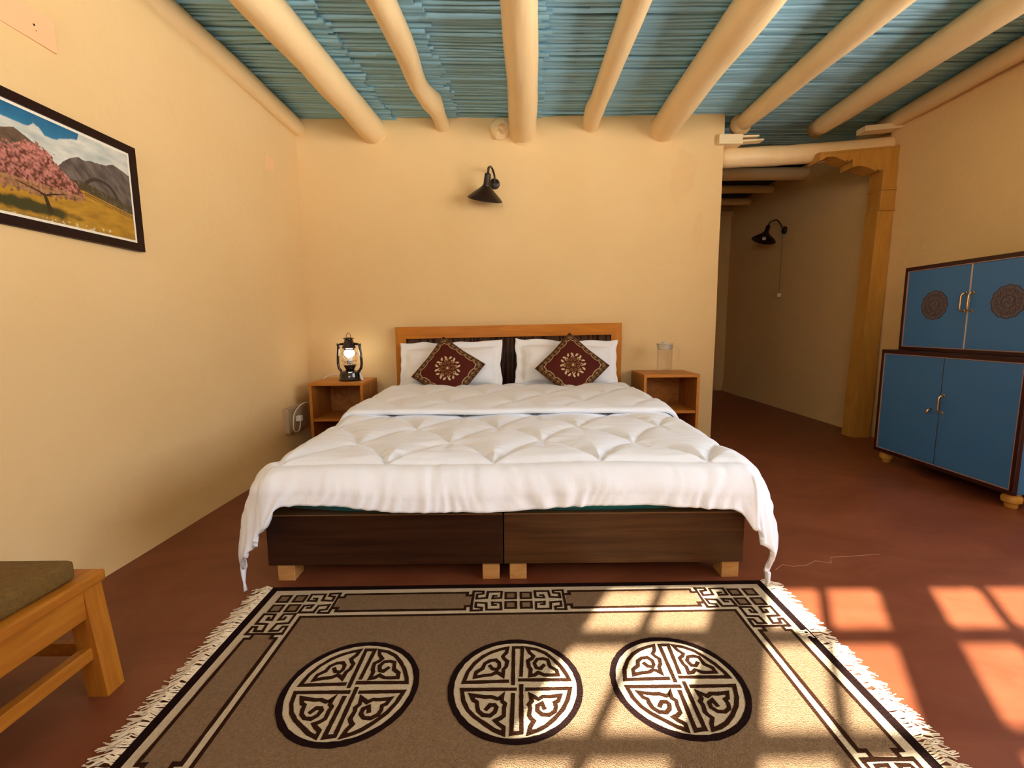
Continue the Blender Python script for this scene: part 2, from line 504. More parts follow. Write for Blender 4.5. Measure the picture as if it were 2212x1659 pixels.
SIDE = [(-1.10 + 0.577 * k, -1.10 + 0.577 * k + 0.50) for k in range(5)]
for k, (a, b) in enumerate(SIDE):
    w = thing('window_%d' % (k + 1 + len(OPEN)), (X_RIGHT, (a + b) / 2, W_Z0), None, None)
    tag(w, kind='structure')
    for i in range(len(ROWS) - 1):
        MB().box(X_RIGHT, X_RIGHT + 0.035, a, b, ROWS[i + 1][1], ROWS[i][0]).build('glazing_bar', M['window_wood'], w)
    MB().box(X_RIGHT, X_RIGHT + 0.035, (a + b) / 2 - 0.011, (a + b) / 2 + 0.011, W_Z0, W_Z1).build('mullion', M['window_wood'], w)
    MB().box(X_RIGHT - 0.01, X_RIGHT + 0.05, b, b + 0.077, W_Z0 - 0.01, W_Z1).build('window_jamb', M['window_wood'], w)
    MB().box(X_RIGHT - 0.03, X_RIGHT + 0.09, a, b + 0.05, W_Z0 - 0.03, W_Z0 - 0.005).build('window_sill', M['window_wood'], w)

# ------------------------------------------------------------------ ceiling of reeds
ceil = tag(MB().box(-1.98, 3.3, Y_FRONT - 0.1, Y_COR + 0.2, 2.615, 2.70).build('ceiling', M['roof_dark']), kind='structure')
BEAMS = [  # x at y=2.4, x at y=3.8, r at y=2.4, r at y=3.8
    (-1.690, -1.662, 0.070, 0.066), (-1.174, -1.066, 0.098, 0.096), (-0.613, -0.532, 0.069, 0.056), (0.051, 0.100, 0.090, 0.106),
    (0.614, 0.634, 0.068, 0.062), (1.185, 1.193, 0.101, 0.100), (1.822, 1.815, 0.082, 0.062), (2.412, 2.455, 0.088, 0.070), (2.925, 2.985, 0.066, 0.058)]
def beam_x(k, y):
    a, b = BEAMS[k][:2]
    return a + (b - a) * (y - 2.4) / 1.4
SEAMS = [None, lambda y: beam_x(1, y) + 0.150, lambda y: beam_x(2, y) + 0.125, lambda y: beam_x(3, y) + 0.125, None]
def reed_mesh(length, nseg, wob, seed):
    rs = random.Random(seed)
    pts, rad = [], []
    for i in range(nseg + 1):
        t = i / nseg
        pts.append((t * length, wob * 0.35 * nz(t * length * 3.1 + seed * 7.3, seed, 0.5) * 2, wob * 0.3 * nz(t * length * 2.3, seed * 3.1, 4.5) * 2))
        rad.append(0.5 * (0.90 + 0.20 * rs.random()) * (1.12 - 0.2 * t if seed % 2 else 0.92 + 0.2 * t))
    mb = MB()
    # unit diameter in y and z, real length in x
    verts, faces = [], []
    n = 6
    for (px, py, pz), r in zip(pts, rad):
        for k in range(n):
            a = 2 * math.pi * (k + 0.5) / n
            verts.append((px, py + r * math.cos(a), pz + r * math.sin(a)))
    for i in range(nseg):
        for k in range(n):
            faces.append((i * n + k, i * n + (k + 1) % n, (i + 1) * n + (k + 1) % n, (i + 1) * n + k))
    faces.append(tuple(range(n))[::-1])
    faces.append(tuple(nseg * n + k for k in range(n)))
    mb.add(verts, faces)
    me = bpy.data.meshes.new('reed')
    me.from_pydata(mb.v, [], mb.f)
    me.materials.append(M['reed'])
    me.polygons.foreach_set('use_smooth', [True] * len(me.polygons))
    me.set_sharp_from_angle(angle=R(65))
    return me
BAY_LEN = [0.82, 0.66, 0.74, 2.98]
BAYS = []
for b in range(4):
    BAYS.append([reed_mesh(BAY_LEN[b] + 0.02 * (s % 3), 10 if b == 3 else 4, 0.42 if b == 3 else 0.30, 11 * b + s) for s in range(7)])
first = {}
rr = random.Random(3)
n_reed = 0
for b in range(4):
    y = 2.30
    while y < (3.86 if b < 3 else 4.80):
        d = rr.uniform(0.021, 0.037)
        yc = y + d / 2
        xl = -1.72 if b == 0 else SEAMS[b](yc) - 0.075
        me = BAYS[b][rr.randrange(7)]
        o = bpy.data.objects.new('reed', me)
        COL.objects.link(o)
        o.parent = ceil
        o.scale = (1, d * 1.04, d * 1.1)
        x = xl + rr.uniform(-0.012, 0.012)
        if b < 3:   # right end must land on the seam
            x = SEAMS[b + 1](yc) - BAY_LEN[b] + rr.uniform(-0.016, 0.012)
        o.location = (x, yc, Z_CEIL + 0.020 - (0.0 if b == 3 else 0.0) + rr.uniform(-0.006, 0.006))
        # each bay rests on the next: its right end hangs lower
        o.rotation_euler = (0, (0.026 if b < 3 else 0.0), rr.uniform(-0.010, 0.010) * (1 if b < 3 else 0.25))
        n_reed += 1
        y += d * rr.uniform(1.0, 1.09) + (rr.uniform(0.003, 0.008) if rr.random() < (0.08 if b < 3 else 0.22) else 0)
lay = MB()
y = 2.29
while y > Y_FRONT:
    d = rr.uniform(0.022, 0.034)
    ph = rr.uniform(0, 50)
    lay.tube([(-1.7 + 4.75 * i / 10, y - d / 2 + 0.006 * nz(i * 0.7 + ph, y), Z_CEIL + 0.018 + 0.004 * nz(i * 0.9, ph)) for i in range(11)], d / 2, 5, cap=False)
    y -= d * 0.96
tag(lay.build('reed_layer', M['reed'], ceil, smooth=True), kind='stuff')
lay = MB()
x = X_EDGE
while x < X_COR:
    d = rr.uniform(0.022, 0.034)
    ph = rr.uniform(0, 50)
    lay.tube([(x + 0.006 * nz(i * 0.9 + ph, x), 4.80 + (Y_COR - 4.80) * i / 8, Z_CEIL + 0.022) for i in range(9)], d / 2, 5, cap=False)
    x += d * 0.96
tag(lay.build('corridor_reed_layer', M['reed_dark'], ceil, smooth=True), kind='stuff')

# ------------------------------------------------------------------ round beams
def lerp(a, b, t): return a + (b - a) * t
BEAM_LABELS = [
    'cream painted round beam half sunk into the picture wall',
    'thick cream round beam second from the picture wall, with a long crack',
    'thin crooked cream beam with a knotty swelling near the bed wall',
    'thick cream round beam above the middle of the bed',
    'thin cream beam running above the headboard end nearest the jug',
    'thickest cream round beam, ending above the plaster smear on the bed wall',
    'cream round beam ending at the corner of the bed wall and passage',
    'cream round beam resting on the middle of the passage lintel',
    'slim cream beam lying along the top of the cabinet wall']
for k, (xa, xb, ra, rb) in enumerate(BEAMS):
    pts, rads = [], []
    yend = Y_BACK + 0.10 if k < 7 else Y_BACK + 0.12
    n = 44
    for i in range(n + 1):
        y = lerp(Y_FRONT, yend, i / n)
        yy = max(y, 0.6)
        x = beam_x(k, yy) + 0.010 * nz(y * 1.1, k * 3.7)
        r = lerp(ra, rb, (max(y, 1.2) - 2.4) / 1.4) * (1 + 0.05 * nz(y * 2.3, k * 5.1, 2))
        z = Z_CEIL - r + 0.004 * nz(y * 1.7, k * 2.2, 8)
        if k == 2:
            x += 0.028 * math.exp(-((y - 3.20) / 0.22) ** 2) * -1 + 0.012 * math.exp(-((y - 3.5) / 0.12) ** 2)
            r *= 1 + 0.30 * math.exp(-((y - 3.45) / 0.10) ** 2) - 0.10 * math.exp(-((y - 3.68) / 0.08) ** 2)
        if k == 4:
            r *= 1 + 0.22 * math.exp(-((y - 3.62) / 0.07) ** 2)
            x -= 0.015 * math.exp(-((y - 3.62) / 0.2) ** 2)
        if k >= 7:
            z = Z_CEIL - r * (1.02)
            z = min(z, 2.57 - r)
        pts.append((x, y, z))
        rads.append(r)
    mb = MB().tube(pts, rads, 20)
    for i, v in enumerate(mb.v):   # hewn, slightly lumpy surface
        d = 0.0045 * nz(v[0] * 9, v[1] * 2.4, v[2] * 9 + k) + 0.002 * nz(v[0] * 30, v[1] * 7, v[2] * 30)
        mb.v[i] = (v[0] + d, v[1], v[2] + d)
    o = mb.build('ceiling_beam', M['beam_paint'], smooth=True, origin=(xa, Y_FRONT, Z_CEIL))
    tag(o, BEAM_LABELS[k], 'beam', 'round ceiling beams', 'thing')

# plaster fillets where the beams enter the bed wall
for k in range(1, 7):
    x = beam_x(k, 3.8)
    r = BEAMS[k][3]
    mb = MB()
    mb.lathe((x, Y_BACK + 0.02, Z_CEIL - r), [(r * 0.9, -0.045), (r * 1.04, -0.030), (r * 1.10, -0.018), (r * 1.28, -0.006), (r * 1.3, 0.02)], 22, axis=(0, 1, 0))
    for i, v in enumerate(mb.v):
        mb.v[i] = (v[0], v[1] + 0.006 * nz(v[0] * 30, v[2] * 30), min(v[2], 2.575))
    mb.build('beam_fillet', M['plaster'], wall_back, smooth=True)

# log stub set in the wall beside the middle beam
st = thing('log_stub', (-0.078, Y_BACK, 2.47), 'short broken log end plastered into the bed wall, below the reeds', 'log')
mb = MB().lathe((-0.078, Y_BACK + 0.03, 2.472), [(0.085, 0), (0.082, -0.045), (0.072, -0.066), (0.046, -0.078), (0.0, -0.082)], 22, axis=(0, 1, 0))
for i, v in enumerate(mb.v):
    d = 0.010 * nz(v[0] * 22, v[1] * 22, v[2] * 22)
    mb.v[i] = (v[0] + d, v[1] + d, v[2] + d * 0.8)
mb.build('log', M['beam_paint'], st, smooth=True)
mb = MB()
for k in range(9):
    a = k * 0.9
    c = Vector((-0.062 + 0.022 * math.cos(a), Y_BACK - 0.055, 2.462 + 0.026 * math.sin(a)))
    mb.add([c + Vector((0.022, 0.02, -0.015)), c + Vector((-0.02, 0.02, -0.012)), c + Vector((0.0, 0.02, 0.026)), c + Vector((0.006 * math.sin(k), -0.030, 0.01 * math.cos(k * 2)))],
           [(0, 1, 2), (0, 1, 3), (1, 2, 3), (2, 0, 3)])
mb.build('plaster_crust', M['beam_paint'], st)

# ------------------------------------------------------------------ passage: lintel, shims, post with bracket, beams
lin_pts = [(1.679 + 1.42 * i / 16, Y_BACK + 0.075 + 0.006 * nz(i * 0.6, 4), lerp(2.268, 2.352, i / 16) + 0.010 * math.sin(i / 16 * math.pi) * -1 + 0.004 * nz(i, 7)) for i in range(17)]
mb = MB().tube(lin_pts, [0.074 + 0.004 * nz(i * 0.9, 3) for i in range(17)], 20)
for i, v in enumerate(mb.v):
    d = 0.004 * nz(v[0] * 4, v[1] * 16, v[2] * 16)
    mb.v[i] = (v[0], v[1] + d, v[2] + d)
tag(mb.build('lintel_log', M['beam_paint'], smooth=True, origin=lin_pts[0]), 'cream painted log lintel across the passage opening', 'lintel', kind='thing')

def shim(x0, x1, y0, y1, z0, z1, label, tilt=0.0, bev=0.002, taper=0.0):
    mb = MB().hexa([(x0, y0, z0), (x1, y0, z0 + tilt), (x1, y1, z0 + tilt), (x0, y1, z0),
                    (x0, y0, z1), (x1, y0, z1 + tilt - taper), (x1, y1, z1 + tilt - taper), (x0, y1, z1)])
    tag(mb.build('wood_shim', M['shim'], origin=(x0, y0, z0)), label, 'wood shim', 'wood shims on the lintel')
shim(1.62, 1.802, 3.785, 3.88, 2.338, 2.408, 'square cream wood block on the lintel beside the bed wall corner')
shim(1.80, 1.93, 3.79, 3.86, 2.385, 2.400, 'upper of two pale wood slivers jutting from the lintel block', 0.006, taper=0.003)
shim(1.80, 1.965, 3.785, 3.85, 2.350, 2.366, 'lower of two pale wood slivers jutting from the lintel block', 0.012, taper=0.006)
shim(2.735, 3.025, 3.775, 3.87, 2.418, 2.458, 'flat pale wood plank wedged between lintel and cabinet wall', 0.024)

post = thing('door_post', (2.94, 3.84, 0), 'carved honey coloured wooden post with scalloped bracket beside the blue cabinets', 'post')
def post_x(z, side):
    return lerp(2.846, 2.905, z / 2.1) if side < 0 else lerp(2.990, 3.026, z / 2.1)
mb = MB()
lv = [0.0, 0.02, 0.5, 1.0, 1.5, 1.83]
for a, b in zip(lv[:-1], lv[1:]):
    mb.hexa([(post_x(a, -1), 3.79, a), (post_x(a, 1), 3.79, a), (post_x(a, 1), 3.92, a), (post_x(a, -1), 3.92, a),
             (post_x(b, -1), 3.79, b), (post_x(b, 1), 3.79, b), (post_x(b, 1), 3.92, b), (post_x(b, -1), 3.92, b)])
mb.build('shaft', M['post_wood'], post)
mb = MB().box(2.905, 3.024, 3.782, 3.925, 1.838, 1.985, 0.003)
mb.build('capital_block', M['post_wood'], post)
MB().box(2.900, 3.028, 3.774, 3.93, 1.828, 1.840, 0.003).build('band', M['post_wood'], post)
MB().box(2.902, 3.028, 3.776, 3.93, 1.985, 2.002, 0.003).build('band', M['post_wood'], post)
MB().box(2.908, 3.028, 3.782, 3.925, 2.002, 2.16, 0.002).build('neck', M['post_wood'], post)
BR = [(2.402, 2.268), (2.402, 2.204), (2.430, 2.214), (2.459, 2.232), (2.508, 2.238), (2.540, 2.230), (2.568, 2.217), (2.608, 2.203), (2.622, 2.214), (2.638, 2.198), (2.655, 2.214),
      (2.664, 2.214), (2.667, 2.156), (2.709, 2.166), (2.759, 2.162), (2.809, 2.145), (2.850, 2.127), (2.863, 2.141), (2.887, 2.130), (2.910, 2.141), (3.028, 2.135), (3.028, 2.318)]
mb = MB().prism(BR, lambda a, b: (a, 3.785, b), lambda a, b: (a, 3.925, b))
mb.build('bracket', M['post_wood'], post)
mb = MB().prism([(2.405, 2.262), (2.405, 2.250), (3.020, 2.303), (3.020, 2.312)], lambda a, b: (a, 3.780, b), lambda a, b: (a, 3.79, b))
mb.build('bracket_moulding', M['post_wood'], post)

CORB = [(5.02, 0.062, 'nearest to the lintel'), (5.62, 0.045, 'between the other two'), (6.16, 0.045, 'deepest, just before the end wall')]
for k, (y, r, t) in enumerate(CORB):
    pts = [(1.62 + 1.5 * i / 12, y + 0.008 * nz(i * 0.7, k), 2.552 - r + 0.004 * nz(i, k * 3)) for i in range(13)]
    tag(MB().tube(pts, [r * (1 + 0.05 * nz(i * 0.8, k * 9)) for i in range(13)], 16).build('passage_beam', M['beam_paint'], smooth=True, origin=pts[0]),
        ['cream cross beam inside the dark passage, first behind the lintel', 'thin cream cross beam inside the dark passage, second behind the lintel',
         'thin cream cross beam deepest in the dark passage, above the end wall'][k], 'beam', 'beams in the passage', 'thing')

# ================================================================== RUG
RX0, RX1, RY1 = -0.878, 0.912, 1.598
RYC, RXC = 1.110, 0.016
RY0 = 2 * RYC - RY1
def rug_p(a, b, h):
    return (a, b + 0.012 * (a - RXC), h)
rug = thing('rug', (RXC, RYC, 0), 'grey brown wool rug with dark key border and three round medallions on the floor', 'rug')
def rslab(mb, x0, x1, y0, y1, h0, h1, mi=0):
    mb.hexa([rug_p(x0, y0, h0), rug_p(x1, y0, h0), rug_p(x1, y1, h0), rug_p(x0, y1, h0), rug_p(x0, y0, h1), rug_p(x1, y0, h1), rug_p(x1, y1, h1), rug_p(x0, y1, h1)], mi)
H0 = 0.0095
mb = MB(); rslab(mb, RX0, RX1, RY0, RY1, 0.0, H0)
mb.build('edge_band', M['rug_edge'], rug)
def ring_slab(name, mat, d0, d1, h):
    """rectangular ring between insets d0 and d1"""
    mb = MB()
    a0, a1, b0, b1 = RX0 + d0, RX1 - d0, RY0 + d0, RY1 - d0
    c0, c1, e0, e1 = RX0 + d1, RX1 - d1, RY0 + d1, RY1 - d1
    rslab(mb, a0, a1, e1, b1, H0 - 0.002, h); rslab(mb, a0, a1, b0, e0, H0 - 0.002, h)
    rslab(mb, a0, c0, e0, e1, H0 - 0.002, h); rslab(mb, c1, a1, e0, e1, H0 - 0.002, h)
    return mb.build(name, mat, rug)
ring_slab('border', M['rug_cream'], 0.026, 0.1735, 0.0105)
ring_slab('inner_line', M['rug_dark'], 0.1735, 0.184, 0.0108)
mb = MB(); rslab(mb, RX0 + 0.184, RX1 - 0.184, RY0 + 0.184, RY1 - 0.184, H0 - 0.002, 0.0104)
mb.build('field', M['rug_taupe'], rug)
D_OUT, D_IN = 0.0515, 0.1565            # the two lines of the key band
D_MID = (D_OUT + D_IN) / 2
HB = (D_IN - D_OUT) / 2
HOOK = [(0.0774, 0.027), (0.0875, 0.027), (0.0895, 0.0115), (0.0603, 0.014), (0.0587, 0.052), (0.1075, 0.052), (0.110, 0.0155), (0.1455, 0.0115), (0.1445, 0.037), (0.124, 0.041), (0.124, 0.055), (0.154, 0.056)]
def half_motif(mb, fr):
    """fr(a, b) -> rug xy; a along the border from the motif's centre, b across"""
    pl = lambda a, b, h: rug_p(*fr(a, b), h)
    for s in (1, -1):
        mb.stroke([(a, b * s) for a, b in HOOK], 0.0088, pl, 0.0100, 0.0118, jitter=0.12)
    mb.stroke([(0.1585, 0.056), (0.1585, 0.02), (0.1595, -0.02), (0.1585, -0.056)], 0.0095, pl, 0.0100, 0.0119, jitter=0.12)
def squares(mb, fr, cols):
    pl = lambda a, b, h: rug_p(*fr(a, b), h)
    for a0 in cols:
        for b0 in (-0.0275, 0.0275):
            s = 0.0175
            mb.stroke([(a0 - s, b0 - s), (a0 + s, b0 - s), (a0 + s, b0 + s), (a0 - s, b0 + s)], 0.0085, pl, 0.0100, 0.0119, closed=True, jitter=0.08)
            q = 0.0135
            mb.add([pl(a0 - q, b0 - q, 0.0112), pl(a0 + q, b0 - q, 0.0112), pl(a0 + q, b0 + q, 0.0112), pl(a0 - q, b0 + q, 0.0112)], [(0, 1, 2, 3)], 1)
def panel(fr, L0, L1):
    """grey panel with stepped ends between a = L0 and a = L1"""
    pl = lambda a, b, h: rug_p(*fr(a, b), h)
    hb = HB - 0.004
    out = [(L0 + 0.166, 0.031), (L0 + 0.180, 0.031), (L0 + 0.182, hb), (L1 - 0.182, hb), (L1 - 0.180, 0.031), (L1 - 0.166, 0.031),
           (L1 - 0.166, -0.031), (L1 - 0.180, -0.031), (L1 - 0.182, -hb), (L0 + 0.182, -hb), (L0 + 0.180, -0.031), (L0 + 0.166, -0.031)]
    mb = MB().prism(out, lambda a, b: pl(a, b, 0.0102), lambda a, b: pl(a, b, 0.0112))
    p = mb.build('border_panel', M['rug_taupe'], rug)
    e0, e1 = L0 + 0.160, L1 - 0.160
    mb = MB()
    for s in (1, -1):
        n = 14
        top = [(e0, 0.031), (L0 + 0.180, 0.031), (L0 + 0.180, hb)] + [(lerp(L0 + 0.2, L1 - 0.2, i / n), hb) for i in range(n + 1)] + [(L1 - 0.180, hb), (L1 - 0.180, 0.031), (e1, 0.031)]
        mb.stroke([(a, b * s) for a, b in top], 0.0102, pl, 0.0100, 0.0120, jitter=0.14)
    mb.build('panel_outline', M['rug_dark'], p)
XC0, XC1 = RX0 + D_MID, RX1 - D_MID
YC0, YC1 = RY0 + D_MID, RY1 - D_MID
for yb, sg in ((YC1, 1), (YC0, -1)):
    frR = lambda a, b, yb=yb, sg=sg: (RXC + a, yb + b * sg)
    frL = lambda a, b, yb=yb, sg=sg: (RXC - a, yb + b * sg)
    mb = MB(); half_motif(mb, frR); half_motif(mb, frL); squares(mb, frR, (-0.0265, 0.0265))
    mb.build('key_motif', [M['rug_dark'], M['rug_taupe']], rug)
    for xb, sx in ((XC0, 1), (XC1, -1)):
        fx = lambda a, b, yb=yb, sg=sg, xb=xb, sx=sx: (xb + a * sx, yb + b * sg)
        fy = lambda a, b, yb=yb, sg=sg, xb=xb, sx=sx: (xb - b * sx, yb - a * sg)
        mb = MB(); half_motif(mb, fx); half_motif(mb, fy); squares(mb, fx, (-0.0275, 0.0275))
        mb.build('corner_motif', [M['rug_dark'], M['rug_taupe']], rug)
        panel(fx, 0.0, abs(RXC - xb))
for xb, sx in ((XC0, 1), (XC1, -1)):
    panel(lambda a, b, xb=xb, sx=sx: (xb - b * sx, YC1 - a), 0.0, YC1 - YC0)
MED = {"ul":[[-0.0215,0.0126],[-0.1372,0.0109],[-0.1297,0.0478],[-0.113,0.0813],[-0.0914,0.1068],[-0.0686,0.1235],[-0.0415,0.1355],[-0.0209,0.1413],[-0.0249,0.1205],[-0.0348,0.1061],[-0.0299,0.0956],[-0.0218,0.0862],[-0.0243,0.0666],[-0.0319,0.0555],[-0.0334,0.0316],[-0.0442,0.0416],[-0.0523,0.0443],[-0.0648,0.0362],[-0.0838,0.0343],[-0.1089,0.0282],[-0.1064,0.0467],[-0.0893,0.0606],[-0.0848,0.0786],[-0.0704,0.09],[-0.0539,0.0922],[-0.0442,0.0805],[-0.0438,0.0646],[-0.0494,0.0557],[-0.0625,0.0581],[-0.0688,0.0684]],
"ur":[[0.013,0.0163],[0.1432,0.0141],[0.139,0.0318],[0.1263,0.0626],[0.1093,0.0903],[0.0879,0.1167],[0.0616,0.1333],[0.036,0.1396],[0.0422,0.1197],[0.0534,0.1051],[0.0479,0.0957],[0.0366,0.0874],[0.0384,0.0636],[0.0429,0.0547],[0.041,0.0308],[0.0531,0.0328],[0.0632,0.0422],[0.0786,0.0325],[0.0944,0.0315],[0.1152,0.0321],[0.1136,0.0486],[0.097,0.0629],[0.0926,0.0895],[0.0796,0.0944],[0.0628,0.0927],[0.054,0.077],[0.0593,0.0589],[0.0705,0.0566],[0.0794,0.0676]],
"ll":[[-0.0013,-0.0152],[-0.1387,-0.0137],[-0.132,-0.0492],[-0.118,-0.0785],[-0.0989,-0.0996],[-0.075,-0.1184],[-0.0519,-0.1366],[-0.0296,-0.1479],[-0.0285,-0.1303],[-0.0413,-0.1204],[-0.0494,-0.111],[-0.0374,-0.1053],[-0.0282,-0.0969],[-0.0285,-0.0758],[-0.0258,-0.0614],[-0.0336,-0.0539],[-0.0339,-0.0427],[-0.031,-0.032],[-0.0389,-0.0434],[-0.0463,-0.0456],[-0.0616,-0.0386],[-0.0766,-0.0392],[-0.0979,-0.0352],[-0.1132,-0.0323],[-0.1058,-0.0494],[-0.0964,-0.0551],[-0.0955,-0.0679],[-0.0916,-0.0823],[-0.0792,-0.0946],[-0.0619,-0.0965],[-0.0509,-0.0862],[-0.047,-0.072],[-0.0516,-0.0648],[-0.0634,-0.0646],[-0.0716,-0.0761]],
"lr":[[0.0308,-0.0163],[0.1426,-0.0159],[0.1321,-0.0519],[0.1171,-0.0809],[0.0942,-0.1083],[0.0701,-0.1296],[0.05,-0.1407],[0.0305,-0.1469],[0.0339,-0.1309],[0.043,-0.1145],[0.0363,-0.1061],[0.0324,-0.0975],[0.0361,-0.0765],[0.0336,-0.0656],[0.0414,-0.0547],[0.0384,-0.0339],[0.058,-0.0493],[0.0705,-0.0407],[0.0854,-0.042],[0.1142,-0.0385],[0.108,-0.0554],[0.0986,-0.0608],[0.1004,-0.0735],[0.0962,-0.0877],[0.0809,-0.098],[0.0639,-0.0961],[0.0531,-0.0837],[0.0545,-0.0695],[0.0661,-0.0623],[0.0704,-0.0768]],
"bu":[[-0.0058,0.0042],[-0.0037,0.1426],[0.0223,0.1423],[0.0159,0.0332]],"bl":[[0.0158,-0.0042],[0.0128,-0.1451],[-0.0105,-0.1481],[-0.006,-0.0334]]}
def dense(pts, step=0.011):
    out = [pts[0]]
    for a, b in zip(pts[:-1], pts[1:]):
        n = max(1, int(math.hypot(b[0] - a[0], b[1] - a[1]) / step))
        out += [(lerp(a[0], b[0], i / n), lerp(a[1], b[1], i / n)) for i in range(1, n + 1)]
    return out
for k, cx in enumerate((-0.430, 0.002, 0.432)):
    pl = lambda a, b, h, cx=cx: rug_p(cx + a, RYC + 0.003 + b, h)
    RM = 0.173
    circ = [(RM * math.cos(2 * math.pi * i / 72), RM * math.sin(2 * math.pi * i / 72)) for i in range(72)]
    med = MB().prism(circ, lambda a, b: pl(a, b, 0.0100), lambda a, b: pl(a, b, 0.0112)).build('medallion', M['rug_cream'], rug)
    MB().stroke([(a * 0.975, b * 0.975) for a, b in circ], 0.0155, pl, 0.0100, 0.0122, closed=True, jitter=0.12).build('medallion_ring', M['rug_edge'], med)
    mb = MB()
    for key, pts in MED.items():
        mb.stroke(dense(pts), 0.0106, pl, 0.0106, 0.0124, jitter=0.10)
    mb.build('medallion_line', M['rug_dark'], med)
for s, xe in ((-1, RX0), (1, RX1)):
    mb = MB()
    rf = random.Random(5 + s)
    y = RY0
    while y < RY1:
        L = rf.uniform(0.045, 0.075)
        yy = y
        dy = rf.uniform(-0.018, 0.018) - 0.004
        c = rf.uniform(-0.008, 0.008)
        if 1.27 < y < 1.31 and s > 0 and rf.random() < 0.5:
            L = -0.045
        P = [rug_p(xe - s * 0.004, yy, 0.007), rug_p(xe + s * L * 0.35, yy + dy * 0.3 + c, 0.013 if L > 0 else 0.016), rug_p(xe + s * L * 0.7, yy + dy * 0.7 - c, 0.006 if L > 0 else 0.016), rug_p(xe + s * L, yy + dy, 0.003 if L > 0 else 0.016)]
        mb.tube(P, [0.0017, 0.0019, 0.0017, 0.0013], 4)
        y += 0.0030
    tag(mb.build('fringe', M['fringe'], rug), kind='stuff')

# ================================================================== BED
def bed_base(name, x0, x1, leg_x, label, mat):
    b = thing(name, ((x0 + x1) / 2, 2.69, 0), label, 'bed base', 'two box bed bases pushed together')
    y0, y1, z0, z1 = 1.633, 3.73, 0.069, 0.265
    MB().box(x0, x1, y0, y0 + 0.02, z0, z1, 0.0015).build('front_panel', mat, b)
    MB().box(x0, x0 + 0.02, y0 + 0.02, y1, z0, z1 - 0.001, 0.001).build('side_panel', mat, b)
    MB().box(x1 - 0.02, x1, y0 + 0.02, y1, z0, z1 - 0.001, 0.001).build('side_panel', mat, b)
    MB().box(x0 + 0.02, x1 - 0.02, y0 + 0.02, y1, z1 - 0.02, z1 - 0.0005).build('deck', M['laminate_edge'], b)
    MB().box(x0 + 0.001, x1 - 0.001, y0 - 0.0015, y0 + 0.021, z1 - 0.003, z1 + 0.0012).build('edge_banding', M['laminate_edge'], b)
    for lx in leg_x:
        for ly in (1.647, 3.60):
            w = 0.064 / 2
            MB().box(lx - w, lx + w, ly, ly + 0.075, 0, z0, 0.002).build('leg', M['pale_wood'], b)
    return b
bed_base('bed_base', -0.915, -0.0385, (-0.858, -0.085), 'wood grain bed base, coloured darker for shade, under the duvet, on the lantern side', M['laminate'])
M['laminate_lit'] = wood('laminate_lit', (0.100, 0.042, 0.013), (0.042, 0.015, 0.005), (1.6, 20, 34), 0.34)  # same bed laminate, coloured lighter on the side facing the light
bed_base('bed_base', -0.0345, 0.856, (0.0175, 0.818), 'brown wood grain bed base under the duvet, on the jug side', M['laminate_lit'])

def mattress_pt(u, v):
    # v runs around the section (y/z), u across
    x = lerp(-0.880, 0.815, u)
    return x
bm = bmesh.new()
bmesh.ops.create_cube(bm, size=1.0)
bmesh.ops.subdivide_edges(bm, edges=list(bm.edges), cuts=7, use_grid_fill=True)
for v in bm.verts:
    p = v.co * 2
    q = Vector((math.copysign(min(abs(p.x), 1), p.x), p.y, p.z))
    cx, cy, cz = -0.03, 2.695, 0.345
    hx, hy, hz = 0.860, 1.052, 0.078
    rx = 1 - 0.04 * (abs(p.z) ** 3) - 0.03 * (abs(p.y) ** 6)
    ry = 1 - 0.012 * (abs(p.z) ** 3) - 0.02 * (abs(p.x) ** 6)
    v.co = Vector((cx + q.x * hx * rx, cy + q.y * hy * ry + 0.006 * nz(p.x * 3, p.z), cz + q.z * hz * (1 - 0.10 * abs(p.x) ** 5)))
mat_o = MB().bm(bm).build('mattress', M['teal'], smooth=True, origin=(-0.03, 2.70, 0.267))
tag(mat_o, 'teal covered mattress peeking out below the white duvet', 'mattress')

# ------------------------------------------------------------------ duvet
DCX, DE, DR, D_YE = -0.016, 0.842, 0.085, 1.632
ZT = 0.452
def drop(d, Rr):
    if d <= 0: return 0.0, 0.0
    q = Rr * math.pi / 2
    if d < q:
        return Rr * math.sin(d / Rr), Rr * (1 - math.cos(d / Rr))
    return Rr + 0.030 * min(1, (d - q) / 0.18), Rr + (d - q)
def scallop(s, t, Hs=0.285, P=0.392):
    """fish-scale quilting: rows of arcs, each row shifted by half a period"""
    t = t + 0.012 * nz(s * 3, t * 3)
    best = 9.0
    k0 = int(math.floor(t / Hs))
    for k in (k0 - 1, k0, k0 + 1):
        if k < 0: continue
        ph = math.pi * (s + 0.054) / P + k * math.pi / 2
        y = k * Hs + Hs * abs(math.sin(ph)) ** 0.9
        slope = Hs * math.pi / P * abs(math.cos(ph))
        best = min(best, abs(t - y) / math.sqrt(1 + slope * slope))
    d = max(0.0, min(best, t * 0.8))
    return 1 - math.exp(-(d / 0.032) ** 1.15)
def seam_puff(s, t):
    """quilting: 0 on a seam, towards 1 inside a diamond; t runs from the front edge seam"""
    if t < 0.0:
        return min(1.0, min(-t, max(0.0, 0.30 + t) if t < -0.15 else 1) / 0.05)
    return scallop(s, t)
